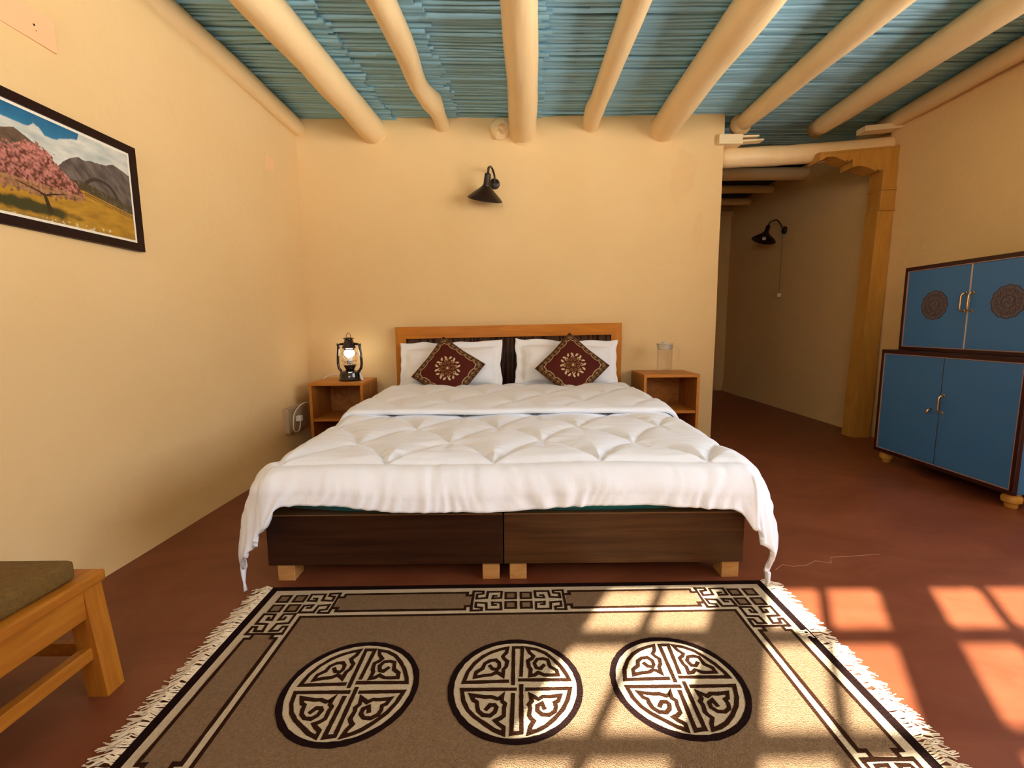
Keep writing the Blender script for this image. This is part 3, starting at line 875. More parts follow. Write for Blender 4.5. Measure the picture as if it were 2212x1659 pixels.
def duvet_fn(side_l, side_r, front, t_len):
    def fn(u, v):
        s = lerp(-(DE + side_l), DE + side_r, u)
        t = lerp(-front, t_len, v)                # t<0 hangs over the foot of the bed
        a = max(0.0, abs(s) - DE) * (1 + (0.46 if s < 0 else 0.66) * math.exp(-((t + front) / 0.11)))
        b = max(0.0, -t) * (1 + 0.42 * math.exp(-(max(0.0, DE - abs(s)) / 0.036) ** 2))
        sg = 1 if s > 0 else -1
        sag = 0.016 * nz(s * 1.6, t * 1.4, 3)
        head = max(0.0, t) / 2.0
        zt = ZT + 0.014 * head + sag
        puff = seam_puff(s, t)
        # wrinkles: gathers running down the front band, ripples by the seams on top
        wr = 0.0
        if t < 0.03:
            wr += 0.0045 * nz(s * 13 + 3 * nz(s * 2, t * 4), t * 5, 7) + 0.0060 * nz(s * 30 + 3 * nz(s * 3, t * 6, 2), t * 7, 1) * (0.25 + math.exp(-((t + front) / 0.05) ** 2) + 0.7 * math.exp(-((t + 0.03) / 0.04) ** 2)) + 0.005 * nz(s * 4, t * 3, 12)
            wr *= 0.35 + 0.9 * min(1, (0.03 - t) / 0.12)
        else:
            wr += 0.0058 * nz(s * 4 + 2 * nz(s * 3, t * 3), t * 22, 2) * (1 - 0.5 * puff) + 0.002 * nz(s * 9, t * 40, 5) + 0.004 * nz(s * 5, t * 5, 15)
        thick = (0.034 if t < 0 else 0.034 - 0.015 * min(1, t / 0.25)) * puff + wr
        hem = 1.0
        base = Vector((DCX + sg * min(abs(s), DE), D_YE - 0.0 + max(t, 0.0) , zt))
        if a == 0 and b == 0:
            return base + Vector((0, 0, thick))
        if a > 0 and b == 0:
            o, d = drop(a, DR)
            wob = 0.018 * nz(t * 3.2, s * 2, 6) * min(1, a / 0.15)
            n = Vector((sg * min(1, o / DR), 0, max(0, 1 - o / DR)))
            return base + Vector((sg * (o + wob), 0, -d)) + n * thick
        if b > 0 and a == 0:
            o, d = drop(b, DR)
            n = Vector((0, -min(1, o / DR), max(0, 1 - o / DR)))
            hemw = (0.012 * nz(s * 3.0, 1.5) + 0.022 * math.exp(-((s + 0.72) / 0.22) ** 2) + 0.016 * math.exp(-((s - 0.40) / 0.22) ** 2) - 0.008 * math.exp(-(s / 0.15) ** 2)) * min(1, b / 0.15)
            return base + Vector((0, -o, -d + hemw)) + n * thick
        rho = math.hypot(a, b)
        phi = math.atan2(b, a)
        psi = min(phi, math.pi / 2 - phi)
        o, d = drop(rho, DR)
        kk = 0.25
        ext = max(0.0, rho - DR)
        flap = ext * math.sin(psi * kk)
        d2 = d * math.cos(psi * kk)
        dx, dy = max(0.0, 1 - phi / R(52)) ** 0.8 * o, math.sin(phi) * o
        pinch = min(1.0, max(0.0, (rho - 0.33) / 0.125))          # the corner narrows to a tail
        pinch = pinch * pinch * (3 - 2 * pinch)
        th = thick * (1 - 0.7 * pinch)
        px = sg * lerp(dx + flap * 0.5, 0.100 if s < 0 else 0.080, pinch)
        py = -lerp(dy + flap * 0.5, DR * 0.72, pinch)
        n = Vector((sg * math.cos(phi), -math.sin(phi), 0.15))
        return base + Vector((px, py, -d2)) + n * th
    return fn
dv = thing('duvet', (DCX, 2.6, 0.27), 'thick white quilted duvet spread over the bed, corners hanging down', 'duvet')
mb = MB().grid(duvet_fn(0.245, 0.245, 0.172, 1.78), 380, 280)
quilt = mb.build('quilt', M['duvet'], dv, smooth=True)
md = quilt.modifiers.new('thick', 'SOLIDIFY')
md.thickness = 0.016
md.offset = -1
# turned-back head end: a second layer with a rolled hem
FY0, FY1 = 2.50, 3.46
def fold_fn(u, v):
    s = lerp(-(DE + 0.20), DE + 0.20, u)
    a = max(0.0, abs(s) - DE)
    sg = 1 if s > 0 else -1
    y = lerp(FY0, FY1, max(0.0, (v - 0.22) / 0.78))
    hem = 0.035 * nz(s * 1.7, 2.2) + 0.012 * nz(s * 7, 1.2)
    zt = ZT + 0.050 + 0.008 * nz(s * 2.2, y * 2.0, 4)
    if v < 0.22:                                # rolled front hem
        ang = (v / 0.22) * math.pi * 0.95
        y = FY0 - 0.030 * math.sin(ang) 
        zz = zt - 0.016 + 0.036 * (1 - math.cos(ang)) / 2 - 0.014
    else:
        pf = scallop(s + 0.1, y - FY0 + 0.12)
        zz = zt + 0.006 + 0.016 * pf * min(1, (y - FY0) / 0.08) + 0.003 * nz(s * 4, y * 20, 2)
    y += hem * (1 if y < FY0 + 0.2 else max(0, 1 - (y - FY0 - 0.2) / 0.5))
    y0 = y
    o, d = drop(a, DR * 1.05)
    return (DCX + sg * (min(abs(s), DE) + o), y0, zz - d)
mb = MB().grid(fold_fn, 150, 70)
fold = mb.build('turned_back_edge', M['duvet'], dv, smooth=True)
md = fold.modifiers.new('thick', 'SOLIDIFY')
md.thickness = 0.014
md.offset = -1
_fn = duvet_fn(0.245, 0.245, 0.172, 1.78)
for u in (0.0, 1.0):                              # little pointed corner tips
    q = _fn(u, 0.0)
    sx = -1 if u == 0 else 1
    z1 = max(0.018, q.z - 0.060)
    mb = MB().tube([(q.x, q.y + 0.004, q.z + 0.035), (q.x, q.y, q.z), (q.x - sx * 0.002, q.y - 0.003, lerp(q.z, z1, 0.5)), (q.x - sx * 0.006, q.y - 0.006, z1)],
                   [0.015, 0.011, 0.0055, 0.009], 8, flat=0.6)
    mb.build('corner_tip', M['duvet'], dv, smooth=True)

# ------------------------------------------------------------------ headboard
hb = thing('headboard', (-0.02, 3.78, 0.0), 'orange wood framed headboard with dark vertical reeds behind the pillows', 'headboard')
HZ = lambda x: 0.959 + 0.012 * x
mb = MB()
xl, xr = -0.938, 0.889
yf, yb_ = 3.755, 3.795
rw, sw = 0.094, 0.084
def hb_prism(poly, yf=yf, yb_=yb_):
    return MB().prism(poly, lambda a, b: (a, yf, b), lambda a, b: (a, yb_, b))
hb_prism([(xl, HZ(xl)), (xr, HZ(xr)), (xr - sw, HZ(xr) - rw), (xl + sw, HZ(xl) - rw)]).build('top_rail', M['head_wood'], hb)
hb_prism([(xl, HZ(xl)), (xl + sw, HZ(xl) - rw), (xl + sw, 0.02), (xl, 0.02)]).build('side_rail', M['head_wood_v'], hb)
hb_prism([(xr, HZ(xr)), (xr, 0.02), (xr - sw, 0.02), (xr - sw, HZ(xr) - rw)]).build('side_rail', M['head_wood_v'], hb)
hb_prism([(xl + sw, 0.25), (xr - sw, 0.25), (xr - sw, 0.16), (xl + sw, 0.16)]).build('bottom_rail', M['head_wood'], hb)
slat_me = []
for s in range(5):
    mb = MB()
    pts, rd = [], []
    for i in range(5):
        pts.append((0.0012 * nz(i * 1.3, s), 0, i / 4 * 0.64))
        rd.append(0.0066 * (1 + 0.14 * nz(i * 0.8, s * 3.0)))
    mb.tube(pts, rd, 6)
    me = bpy.data.meshes.new('slat')
    me.from_pydata(mb.v, [], mb.f)
    me.materials.append(M['slat_dark'] if s % 2 == 0 else M['slat_black'])
    me.polygons.foreach_set('use_smooth', [True] * len(me.polygons))
    slat_me.append(me)
x = xl + sw + 0.006
i = 0
while x < xr - sw - 0.003:
    o = bpy.data.objects.new('reed_slat', slat_me[rr.randrange(5)])
    COL.objects.link(o)
    o.parent = hb
    o.location = (x + 0.02, 3.775 - 3.78 + rr.uniform(-0.002, 0.002), 0.235)
    x += 0.0129
MB().box(xl + sw, xr - sw, 3.783, 3.79, 0.2, 0.872).build('back_board', M['frame_dark'], hb)

# ------------------------------------------------------------------ pillows
def pillow_mesh(W, Hh, T, seed, flange=0.055):
    nu, nv = 56, 40
    def fn(u, v, side):
        a, b = u * 2 - 1, v * 2 - 1
        fw, fh = 1 - flange * 2 / W, 1 - flange * 2 / Hh
        ia, ib = min(1, abs(a) / fw), min(1, abs(b) / fh)
        bulge = max(0, (1 - ia ** 3.0)) ** 0.55 * max(0, (1 - ib ** 3.0)) ** 0.55
        edge = max(abs(a), abs(b))
        cx = 1 - 0.045 * (1 - abs(b)) * (abs(a) ** 2)
        cy = 1 - 0.06 * (1 - abs(a)) * (abs(b) ** 2)
        x = a * W / 2 * cx + 0.010 * nz(b * 3.0, seed, 1) * edge ** 3
        z = b * Hh / 2 * cy + 0.012 * nz(a * 3.0, seed, 9) * edge ** 3
        y = side * (T / 2 * bulge + 0.003) + 0.016 * nz(a * 4, b * 4, seed) * (edge ** 4) + 0.008 * nz(a * 2.5, b * 2.5, seed + 3) * bulge
        y += side * 0.003 * nz(a * 9, b * 9, seed + 6) * bulge
        y += -side * 0.0012 * math.cos(b * 55) * (bulge > 0.05)      # satin stripes
        return (x, y, z)
    mb = MB().grid(lambda u, v: fn(u, v, -1), nu, nv)
    mb.grid(lambda u, v: fn(u, v, 1), nu, nv)
    w = nu + 1
    n = w * (nv + 1)
    ring = [i for i in range(nu)] + [nu + j * w for j in range(nv)] + [nv * w + i for i in range(nu, 0, -1)] + [j * w for j in range(nv, 0, -1)]
    mb.f += [(ring[i], ring[(i + 1) % len(ring)], n + ring[(i + 1) % len(ring)], n + ring[i]) for i in range(len(ring))]
    mb.mi += [0] * len(ring)
    return mb
for k, (x, zr, label) in enumerate(((-0.475, 0.02, 'white striped pillow leaning on the headboard, on the lantern side'), (0.425, -0.03, 'white striped pillow leaning on the headboard, on the jug side'))):
    o = pillow_mesh(0.81, 0.42, 0.15, 3.3 + k * 7).build('pillow', M['linen'], smooth=True)
    o.location = (x, 3.615, 0.635 + 0.01 * k)
    o.rotation_euler = (R(-20), R(1.0 if k else -1.0), zr)
    tag(o, label, 'pillow', 'white pillows at the headboard')

# ------------------------------------------------------------------ cushions (embroidery as a colour attribute)
def smooth01(x): return max(0.0, min(1.0, x))
GOLD, CREAM, MAR, OLV = (0.30, 0.17, 0.055), (0.62, 0.47, 0.26), (0.078, 0.011, 0.005), (0.055, 0.018, 0.007)
def cushion_color(a, b):
    d = 1 - max(abs(a), abs(b))
    t = b if abs(a) > abs(b) else a
    c = MAR
    sc = 0.215 + 0.055 * abs(math.sin(t * math.pi * 2.5 + math.pi / 2)) ** 0.7 - 0.03
    if abs(d - sc) < 0.013: return CREAM if abs(d - sc) < 0.009 else GOLD
    if d < sc:
        c = OLV
        k = round(t / 0.2)
        ct = k * 0.2
        q = math.hypot((t - ct) / 0.075, (d - 0.115) / 0.085)
        if 0.80 < q < 1.0: return GOLD
        if q < 0.26: return GOLD
        if d < 0.014: return GOLD
        if 0.40 < q < 0.52 and d > 0.115: return CREAM
        return c
    r = math.hypot(a, b) * 0.82
    th = math.atan2(b, a)
    if r < 0.42:
        m8 = ((th / (2 * math.pi) * 8) % 1.0) - 0.5
        m16 = ((th / (2 * math.pi) * 16 + 0.5) % 1.0) - 0.5
        m8b = ((th / (2 * math.pi) * 8 + 0.5) % 1.0) - 0.5
        if r < 0.028: return CREAM
        if r < 0.10 and abs(m8) < 0.30 - r * 1.6: return GOLD if abs(m8) > 0.08 else OLV
        arc = m8 * 2 * math.pi / 8 * 0.17
        q = math.hypot(arc / 0.042, (r - 0.165) / 0.045)
        if 0.62 < q < 1.0: return GOLD
        arcb = m8b * 2 * math.pi / 8 * 0.245
        q = math.hypot(arcb / 0.055, (r - 0.255) / 0.048)
        if 0.60 < q < 1.0: return CREAM if r > 0.25 else GOLD
        if q < 0.28: return GOLD
        arc = m16 * 2 * math.pi / 16 * 0.33
        bend = 0.35 * (r - 0.34)
        sgn = 1 if int(th / (2 * math.pi) * 16 + 8.5) % 2 else -1
        q = math.hypot((arc + sgn * bend) / 0.030, (r - 0.345) / 0.055)
        if q < 1.0: return CREAM
    return c
CN = 140
def cushion_mesh():
    W = 0.40
    def fn(u, v, side):
        a, b = u * 2 - 1, v * 2 - 1
        bul = max(0, (1 - abs(a) ** 2.6)) ** 0.6 * max(0, (1 - abs(b) ** 2.6)) ** 0.6
        pin = 1 - 0.045 * (1 - abs(a * b)) * max(abs(a), abs(b)) ** 2
        return (a * W / 2 * pin, side * (0.055 * bul + 0.002) + 0.003 * nz(a * 3, b * 3, 4), b * W / 2 * pin)
    mb = MB().grid(lambda u, v: fn(u, v, -1), CN, CN)
    mb.grid(lambda u, v: fn(u, v, 1), CN // 4, CN // 4)
    cols = [cushion_color(i / CN * 2 - 1, j / CN * 2 - 1) for j in range(CN + 1) for i in range(CN + 1)]
    cols += [MAR] * ((CN // 4 + 1) ** 2)
    return mb, cols
mb, cols = cushion_mesh()
cu = mb.build('cushion', M['cushion'], smooth=True, fix=False)
att = cu.data.color_attributes.new('paint', 'FLOAT_COLOR', 'POINT')
att.data.foreach_set('color', [x for c in cols for x in (*c, 1.0)])
tag(cu, 'maroon embroidered cushion tilted against the pillow on the lantern side', 'cushion', 'embroidered cushions on the bed')
cu2 = cu.copy()
COL.objects.link(cu2)
cu2['label'] = 'maroon embroidered cushion standing on its point against the pillow on the jug side'
def place_cushion(o, x, y, z, roll, lean):
    o.matrix_world = Matrix.Translation((x, y, z)) @ Matrix.Rotation(R(lean), 4, 'X') @ Matrix.Rotation(R(roll), 4, 'Y')
place_cushion(cu, -0.478, 3.475, 0.622, 35, -24)
place_cushion(cu2, 0.455, 3.475, 0.640, 43, -24)

# ================================================================== NIGHTSTANDS
def nightstand(x0, x1, y0, y1, zt, label, shelf_z):
    n = thing('nightstand', ((x0 + x1) / 2, (y0 + y1) / 2, 0), label, 'nightstand', 'open wooden nightstands by the bed')
    t = 0.022
    MB().box(x0, x1, y0 - 0.004, y1, zt - t, zt, 0.002).build('top', M['stand_edge'], n)
    MB().box(x0, x0 + t, y0, y1, 0, zt - t, 0.0015).build('side_panel', M['stand_wood'], n)
    MB().box(x1 - t, x1, y0, y1, 0, zt - t, 0.0015).build('side_panel', M['stand_wood'], n)
    MB().box(x0 + t, x1 - t, y1 - 0.012, y1, 0.02, zt - t).build('back_panel', M['veneer'], n)
    MB().box(x0 + t, x1 - t, y0 + 0.004, y1 - 0.012, shelf_z - t, shelf_z, 0.0015).build('shelf', M['stand_edge'], n)
    MB().box(x0 + t, x1 - t, y0 + 0.004, y1 - 0.012, 0.03, 0.03 + t, 0.0015).build('bottom_board', M['stand_edge'], n)
    for xx in (x0, x1 - t):
        MB().box(xx + 0.001, xx + t - 0.001, y0 - 0.002, y0 + 0.004, 0, zt - t).build('edge_banding', M['stand_edge'], n)
    return n
nightstand(-1.520, -1.115, 3.43, 3.80, 0.540, 'brown wooden open nightstand carrying the lit lantern', 0.268)
nightstand(0.985, 1.402, 3.43, 3.80, 0.582, 'brown wooden open nightstand carrying the glass jug', 0.308)

# ------------------------------------------------------------------ lantern
LX, LY, LZ = -1.262, 3.60, 0.540
la = thing('lantern', (LX, LY, LZ), 'black hurricane lantern with a lit bulb on the nightstand', 'lantern')
la_o = (LX, LY, LZ)
MB().lathe(la_o, [(0.0, 0.0), (0.086, 0.0), (0.088, 0.008), (0.082, 0.016), (0.080, 0.045), (0.078, 0.060), (0.062, 0.074), (0.030, 0.082), (0.0, 0.084)], 28).build('fuel_tank', M['lantern_black'], la, smooth=True, auto=40)
MB().lathe(la_o, [(0.030, 0.078), (0.034, 0.090), (0.040, 0.100), (0.046, 0.112), (0.048, 0.120), (0.030, 0.124), (0.0, 0.124)], 24).build('burner', M['lantern_black'], la, smooth=True, auto=40)
MB().lathe(la_o, [(0.036, 0.122), (0.050, 0.140), (0.058, 0.170), (0.058, 0.200), (0.051, 0.226), (0.041, 0.244)], 28).build('glass_globe', M['glass'], la, smooth=True)
MB().lathe(la_o, [(0.0, 0.180), (0.022, 0.184), (0.034, 0.194), (0.039, 0.210), (0.036, 0.226), (0.022, 0.237), (0.0, 0.240)], 20).build('bulb', M['bulb'], la, smooth=True)
MB().lathe(la_o, [(0.0, 0.126), (0.018, 0.128), (0.022, 0.150), (0.020, 0.165), (0.024, 0.182)], 16).build('bulb_base', M['bulb_off'], la, smooth=True)
MB().lathe(la_o, [(0.040, 0.238), (0.042, 0.246), (0.052, 0.252), (0.050, 0.262), (0.044, 0.278), (0.042, 0.290), (0.034, 0.306), (0.030, 0.318), (0.042, 0.322), (0.040, 0.328), (0.022, 0.334), (0.0, 0.336)], 28).build('chimney_cap', M['lantern_black'], la, smooth=True, auto=35)
for s in (-1, 1):
    P = [(0.044, 0.058), (0.070, 0.072), (0.086, 0.095), (0.092, 0.130), (0.090, 0.180), (0.085, 0.230), (0.083, 0.262), (0.080, 0.274), (0.066, 0.282), (0.044, 0.284)]
    MB().tube([(LX + s * a, LY, LZ + b) for a, b in P], [0.010, 0.0105, 0.0105, 0.0105, 0.010, 0.010, 0.010, 0.010, 0.0095, 0.009], 10).build('side_tube', M['lantern_black'], la, smooth=True)
    MB().tube([(LX + s * 0.092, LY, LZ + 0.268), (LX + s * 0.090, LY, LZ + 0.288)], 0.004, 6).build('lug', M['lantern_black'], la)
MB().tube([(LX + 0.018 * math.cos(a), LY, LZ + 0.334 + 0.034 * math.sin(a)) for a in [math.pi * i / 12 for i in range(13)]], 0.0022, 6).build('bail', M['wire'], la, smooth=True)
mb = MB()
for s in (-1, 1):
    mb.tube([(LX + s * (0.060 - 0.120 * i / 10), LY - 0.058 * math.sin(math.pi * i / 10), LZ + 0.215 - 0.09 * math.sin(math.pi * i / 20)) for i in range(11)], 0.0016, 5)
    mb.tube([(LX + s * 0.058 * math.cos(math.pi * (0.5 + i / 16)) , LY - 0.058 * math.sin(math.pi * (0.5 + i / 16)), LZ + 0.150 + 0.008 * i / 8) for i in range(9)], 0.0016, 5)
mb.build('wire_guard', M['wire'], la, smooth=True)
bl = bpy.data.lights.new('lantern_bulb', 'POINT')
bl.energy = 10.0
bl.color = (1.0, 0.86, 0.58)
bl.shadow_soft_size = 0.03
blo = bpy.data.objects.new('lantern_bulb', bl)
COL.objects.link(blo)
blo.parent = la
blo.location = (0, -0.01, 0.212)

# white cable from lantern to the socket, with plug
cord = thing('power_cord', (-1.36, 3.66, 0.54), 'white lantern cable running to a plug in the wall socket', 'cord')
def curve_pts(P, n=6):
    out = []
    P = [Vector(p) for p in P]
    for i in range(len(P) - 1):
        p0, p1, p2, p3 = P[max(i - 1, 0)], P[i], P[i + 1], P[min(i + 2, len(P) - 1)]
        for k in range(n):
            t = k / n
            out.append(0.5 * ((2 * p1) + (p2 - p0) * t + (2 * p0 - 5 * p1 + 4 * p2 - p3) * t * t + (3 * p1 - p0 - 3 * p2 + p3) * t ** 3))
    out.append(P[-1])
    return out
CP = [(-1.335, 3.66, 0.565), (-1.40, 3.72, 0.572), (-1.45, 3.74, 0.572), (-1.51, 3.72, 0.550), (-1.545, 3.66, 0.47), (-1.562, 3.60, 0.360), (-1.575, 3.50, 0.385), (-1.585, 3.42, 0.375), (-1.588, 3.33, 0.335), (-1.588, 3.30, 0.270),
      (-1.590, 3.305, 0.215), (-1.588, 3.345, 0.190), (-1.586, 3.385, 0.200), (-1.585, 3.40, 0.235), (-1.585, 3.405, 0.262)]
MB().tube(curve_pts(CP), 0.0036, 8).build('cable', M['white_plastic'], cord, smooth=True)
MB().box(-1.612, -1.575, 3.385, 3.43, 0.258, 0.300, 0.006, seg=2).build('plug', M['white_plastic'], cord)
mb = MB().box(-1.187, -1.160, 3.585, 3.615, 0.541, 0.600, 0.006, seg=2)
for i, v in enumerate(mb.v):
    mb.v[i] = (v[0] - (v[2] - 0.541) * 0.35, v[1], v[2])
mb.build('inline_switch', M['white_plastic'], cord)
sk = thing('wall_socket', (left_x(3.45, 0.28), 3.45, 0.28), 'beige double wall socket low on the picture wall beside the nightstand', 'socket')
xs = -1.618
MB().box(-1.70, xs, 3.297, 3.62, 0.185, 0.365, 0.004, seg=2).build('face_plate', M['socket'], sk)
MB().box(xs, xs + 0.004, 3.315, 3.40, 0.21, 0.345, 0.001).build('switch_rocker', M['socket'], sk)
MB().box(xs, xs + 0.003, 3.42, 3.60, 0.20, 0.35, 0.001).build('socket_insert', M['socket'], sk)

# ------------------------------------------------------------------ jug
JX, JY, JZ = 1.190, 3.60, 0.582
jug = thing('water_jug', (JX, JY, JZ), 'faceted clear glass jug with a clear lid on the nightstand', 'jug')
prof = [(0.0, 0.004), (0.056, 0.004), (0.060, 0.014), (0.058, 0.030), (0.057, 0.10), (0.058, 0.16), (0.060, 0.185), (0.062, 0.218), (0.0595, 0.218), (0.056, 0.16), (0.0545, 0.03), (0.0, 0.018)]
MB().lathe((JX, JY, JZ), prof, 10).build('body', M['jug_glass'], jug)
MB().tube([(JX + 0.058, JY, JZ + 0.196), (JX + 0.085, JY, JZ + 0.200), (JX + 0.106, JY, JZ + 0.180), (JX + 0.112, JY, JZ + 0.150), (JX + 0.108, JY, JZ + 0.115), (JX + 0.098, JY, JZ + 0.092)], 0.0055, 8, flat=1.3).build('handle', M['jug_glass'], jug, smooth=True)
MB().lathe((JX, JY, JZ), [(0.0, 0.176), (0.048, 0.176), (0.052, 0.180), (0.053, 0.216), (0.064, 0.218), (0.064, 0.224), (0.028, 0.226), (0.027, 0.236), (0.0, 0.236)], 24).build('lid', M['clear_plastic'], jug, smooth=True, auto=40)

# ================================================================== WALL LAMPS
def wall_lamp(p_mount, n_out, p_neck, axis, label, scale=1.0, cord_len=0.0):
    """p_mount on the wall, n_out wall normal, p_neck top of the shade's neck, axis the way the shade opens"""
    o = thing('wall_lamp', p_mount, label, 'wall lamp', 'dark metal wall lamps')
    pm, pn, ax = Vector(p_mount), Vector(p_neck), Vector(axis).normalized()
    n_out = Vector(n_out)
    MB().lathe(pm, [(0.0, 0.028), (0.018, 0.028), (0.036, 0.020), (0.042, 0.006), (0.042, -0.004)], 20, axis=n_out).build('wall_plate', M['black_metal'], o, smooth=True, auto=40)
    s = scale
    MB().lathe(pn, [(0.0, -0.004), (0.018 * s, -0.004), (0.024 * s, 0.006 * s), (0.026 * s, 0.075 * s), (0.030 * s, 0.080 * s), (0.030 * s, 0.086 * s)], 20, axis=ax).build('neck', M['black_metal'], o, smooth=True, auto=40)
    MB().lathe(pn, [(0.028 * s, 0.084 * s), (0.060 * s, 0.115 * s), (0.105 * s, 0.152 * s), (0.136 * s, 0.180 * s), (0.138 * s, 0.186 * s), (0.134 * s, 0.184 * s), (0.100 * s, 0.156 * s), (0.040 * s, 0.104 * s)], 36, axis=ax).build('shade', M['black_metal'], o, smooth=True, auto=50)
    MB().lathe(pn + ax * 0.11 * s, [(0.0, 0.0), (0.014, 0.002), (0.020, 0.03), (0.022, 0.050), (0.012, 0.064), (0.0, 0.066)], 14, axis=ax).build('light_bulb', M['bulb_off'], o, smooth=True)
    top = pn - ax * 0.004
    a = pm + n_out * 0.024
    arm = curve_pts([a, a + n_out * 0.020 + Vector((0, 0, 0.055)), lerp(a, top, 0.45) + Vector((0, 0, 0.085)), top - ax * 0.040 + n_out * -0.01, top - ax * 0.022, top], 6)
    MB().tube(arm, 0.0095, 8, flat=0.8).build('arm', M['black_metal'], o, smooth=True)
    if cord_len:
        c = pm + n_out * 0.02
        MB().tube([c + Vector((-0.002 * (i % 2), 0.004 * nz(i, 1), -0.03 - cord_len * i / 8)) for i in range(9)], 0.0018, 5).build('pull_cord', M['black_metal'], o)
        e = c + Vector((0, 0, -0.03 - cord_len))
        MB().box(e.x - 0.016, e.x + 0.016, e.y - 0.016, e.y + 0.016, e.z - 0.045, e.z, 0.005).build('pull_switch', M['white_plastic'], o)
    return o
wall_lamp((-0.125, Y_BACK, 2.065), (0, -1, 0), (-0.168, 3.655, 2.090), (-0.16, 0.36, -0.92), 'dark brown cone wall lamp on the bed wall above the headboard', 0.99)
wall_lamp((X_COR - 0.005, 5.33, 1.985), (-1, 0, 0), (X_COR - 0.19, 5.33, 2.035), (-0.30, -0.05, -0.95), 'dark cone wall lamp with a pull cord in the passage', 0.90, 0.66)

# ================================================================== PICTURE AND PLATES ON THE LEFT WALL
PY0, PY1, PZ0, PZ1 = 1.44, 2.122, 1.290, 1.728
pic = thing('framed_picture', (-1.65, (PY0 + PY1) / 2, PZ0), 'dark framed photo of a pink blossoming tree below mountains', 'picture')
PXF = -1.628
f = 0.033
def frame_bar(poly):
    return MB().prism(poly, lambda a, b: (PXF, a, b), lambda a, b: (PXF - 0.022, a, b))
frame_bar([(PY0, PZ1), (PY1, PZ1), (PY1 - f, PZ1 - f), (PY0 + f, PZ1 - f)]).build('frame_bar', M['frame_dark'], pic)
frame_bar([(PY0, PZ0), (PY0 + f, PZ0 + f), (PY1 - f, PZ0 + f), (PY1, PZ0)]).build('frame_bar', M['frame_dark'], pic)
frame_bar([(PY0, PZ0), (PY0, PZ1), (PY0 + f, PZ1 - f), (PY0 + f, PZ0 + f)]).build('frame_bar', M['frame_dark'], pic)
frame_bar([(PY1, PZ0), (PY1 - f, PZ0 + f), (PY1 - f, PZ1 - f), (PY1, PZ1)]).build('frame_bar', M['frame_dark'], pic)
MB().box(PXF - 0.02, PXF - 0.006, PY0 + f - 0.002, PY1 - f + 0.002, PZ0 + f - 0.002, PZ1 - f + 0.002).build('mount', M['mat_white'], pic)
def interp(P, x):
    if x <= P[0][0]: return P[0][1]
    for (a, b), (c, d) in zip(P[:-1], P[1:]):
        if x <= c: return lerp(b, d, (x - a) / (c - a))
    return P[-1][1]
RIDGE_L = [(1.44, 1.575), (1.52, 1.588), (1.573, 1.598), (1.618, 1.614), (1.64, 1.605), (1.678, 1.587), (1.723, 1.560), (1.76, 1.535)]
RIDGE_R = [(1.755, 1.535), (1.781, 1.560), (1.81, 1.582), (1.845, 1.598), (1.868, 1.592), (1.893, 1.600), (1.929, 1.602), (1.966, 1.606), (2.0, 1.622), (2.033, 1.614), (2.09, 1.596)]
CLOUD = [(1.44, 1.645), (1.577, 1.634), (1.629, 1.629), (1.666, 1.634), (1.687, 1.650), (1.705, 1.642), (1.722, 1.622), (1.755, 1.623), (1.792, 1.639), (1.848, 1.656), (1.862, 1.690), (1.90, 1.72)]
GRASS = [(1.44, 1.425), (1.55, 1.432), (1.70, 1.455), (1.852, 1.478), (1.95, 1.461), (2.059, 1.441), (2.1, 1.436)]
def fb(x, y, s=0.0):
    return nz(x, y, s) * 0.6 + nz(x * 2.1, y * 2.1, s + 5) * 0.3 + nz(x * 4.3, y * 4.3, s + 9) * 0.15
def mixc(a, b, t):
    t = smooth01(t)
    return tuple(lerp(x, y, t) for x, y in zip(a, b))
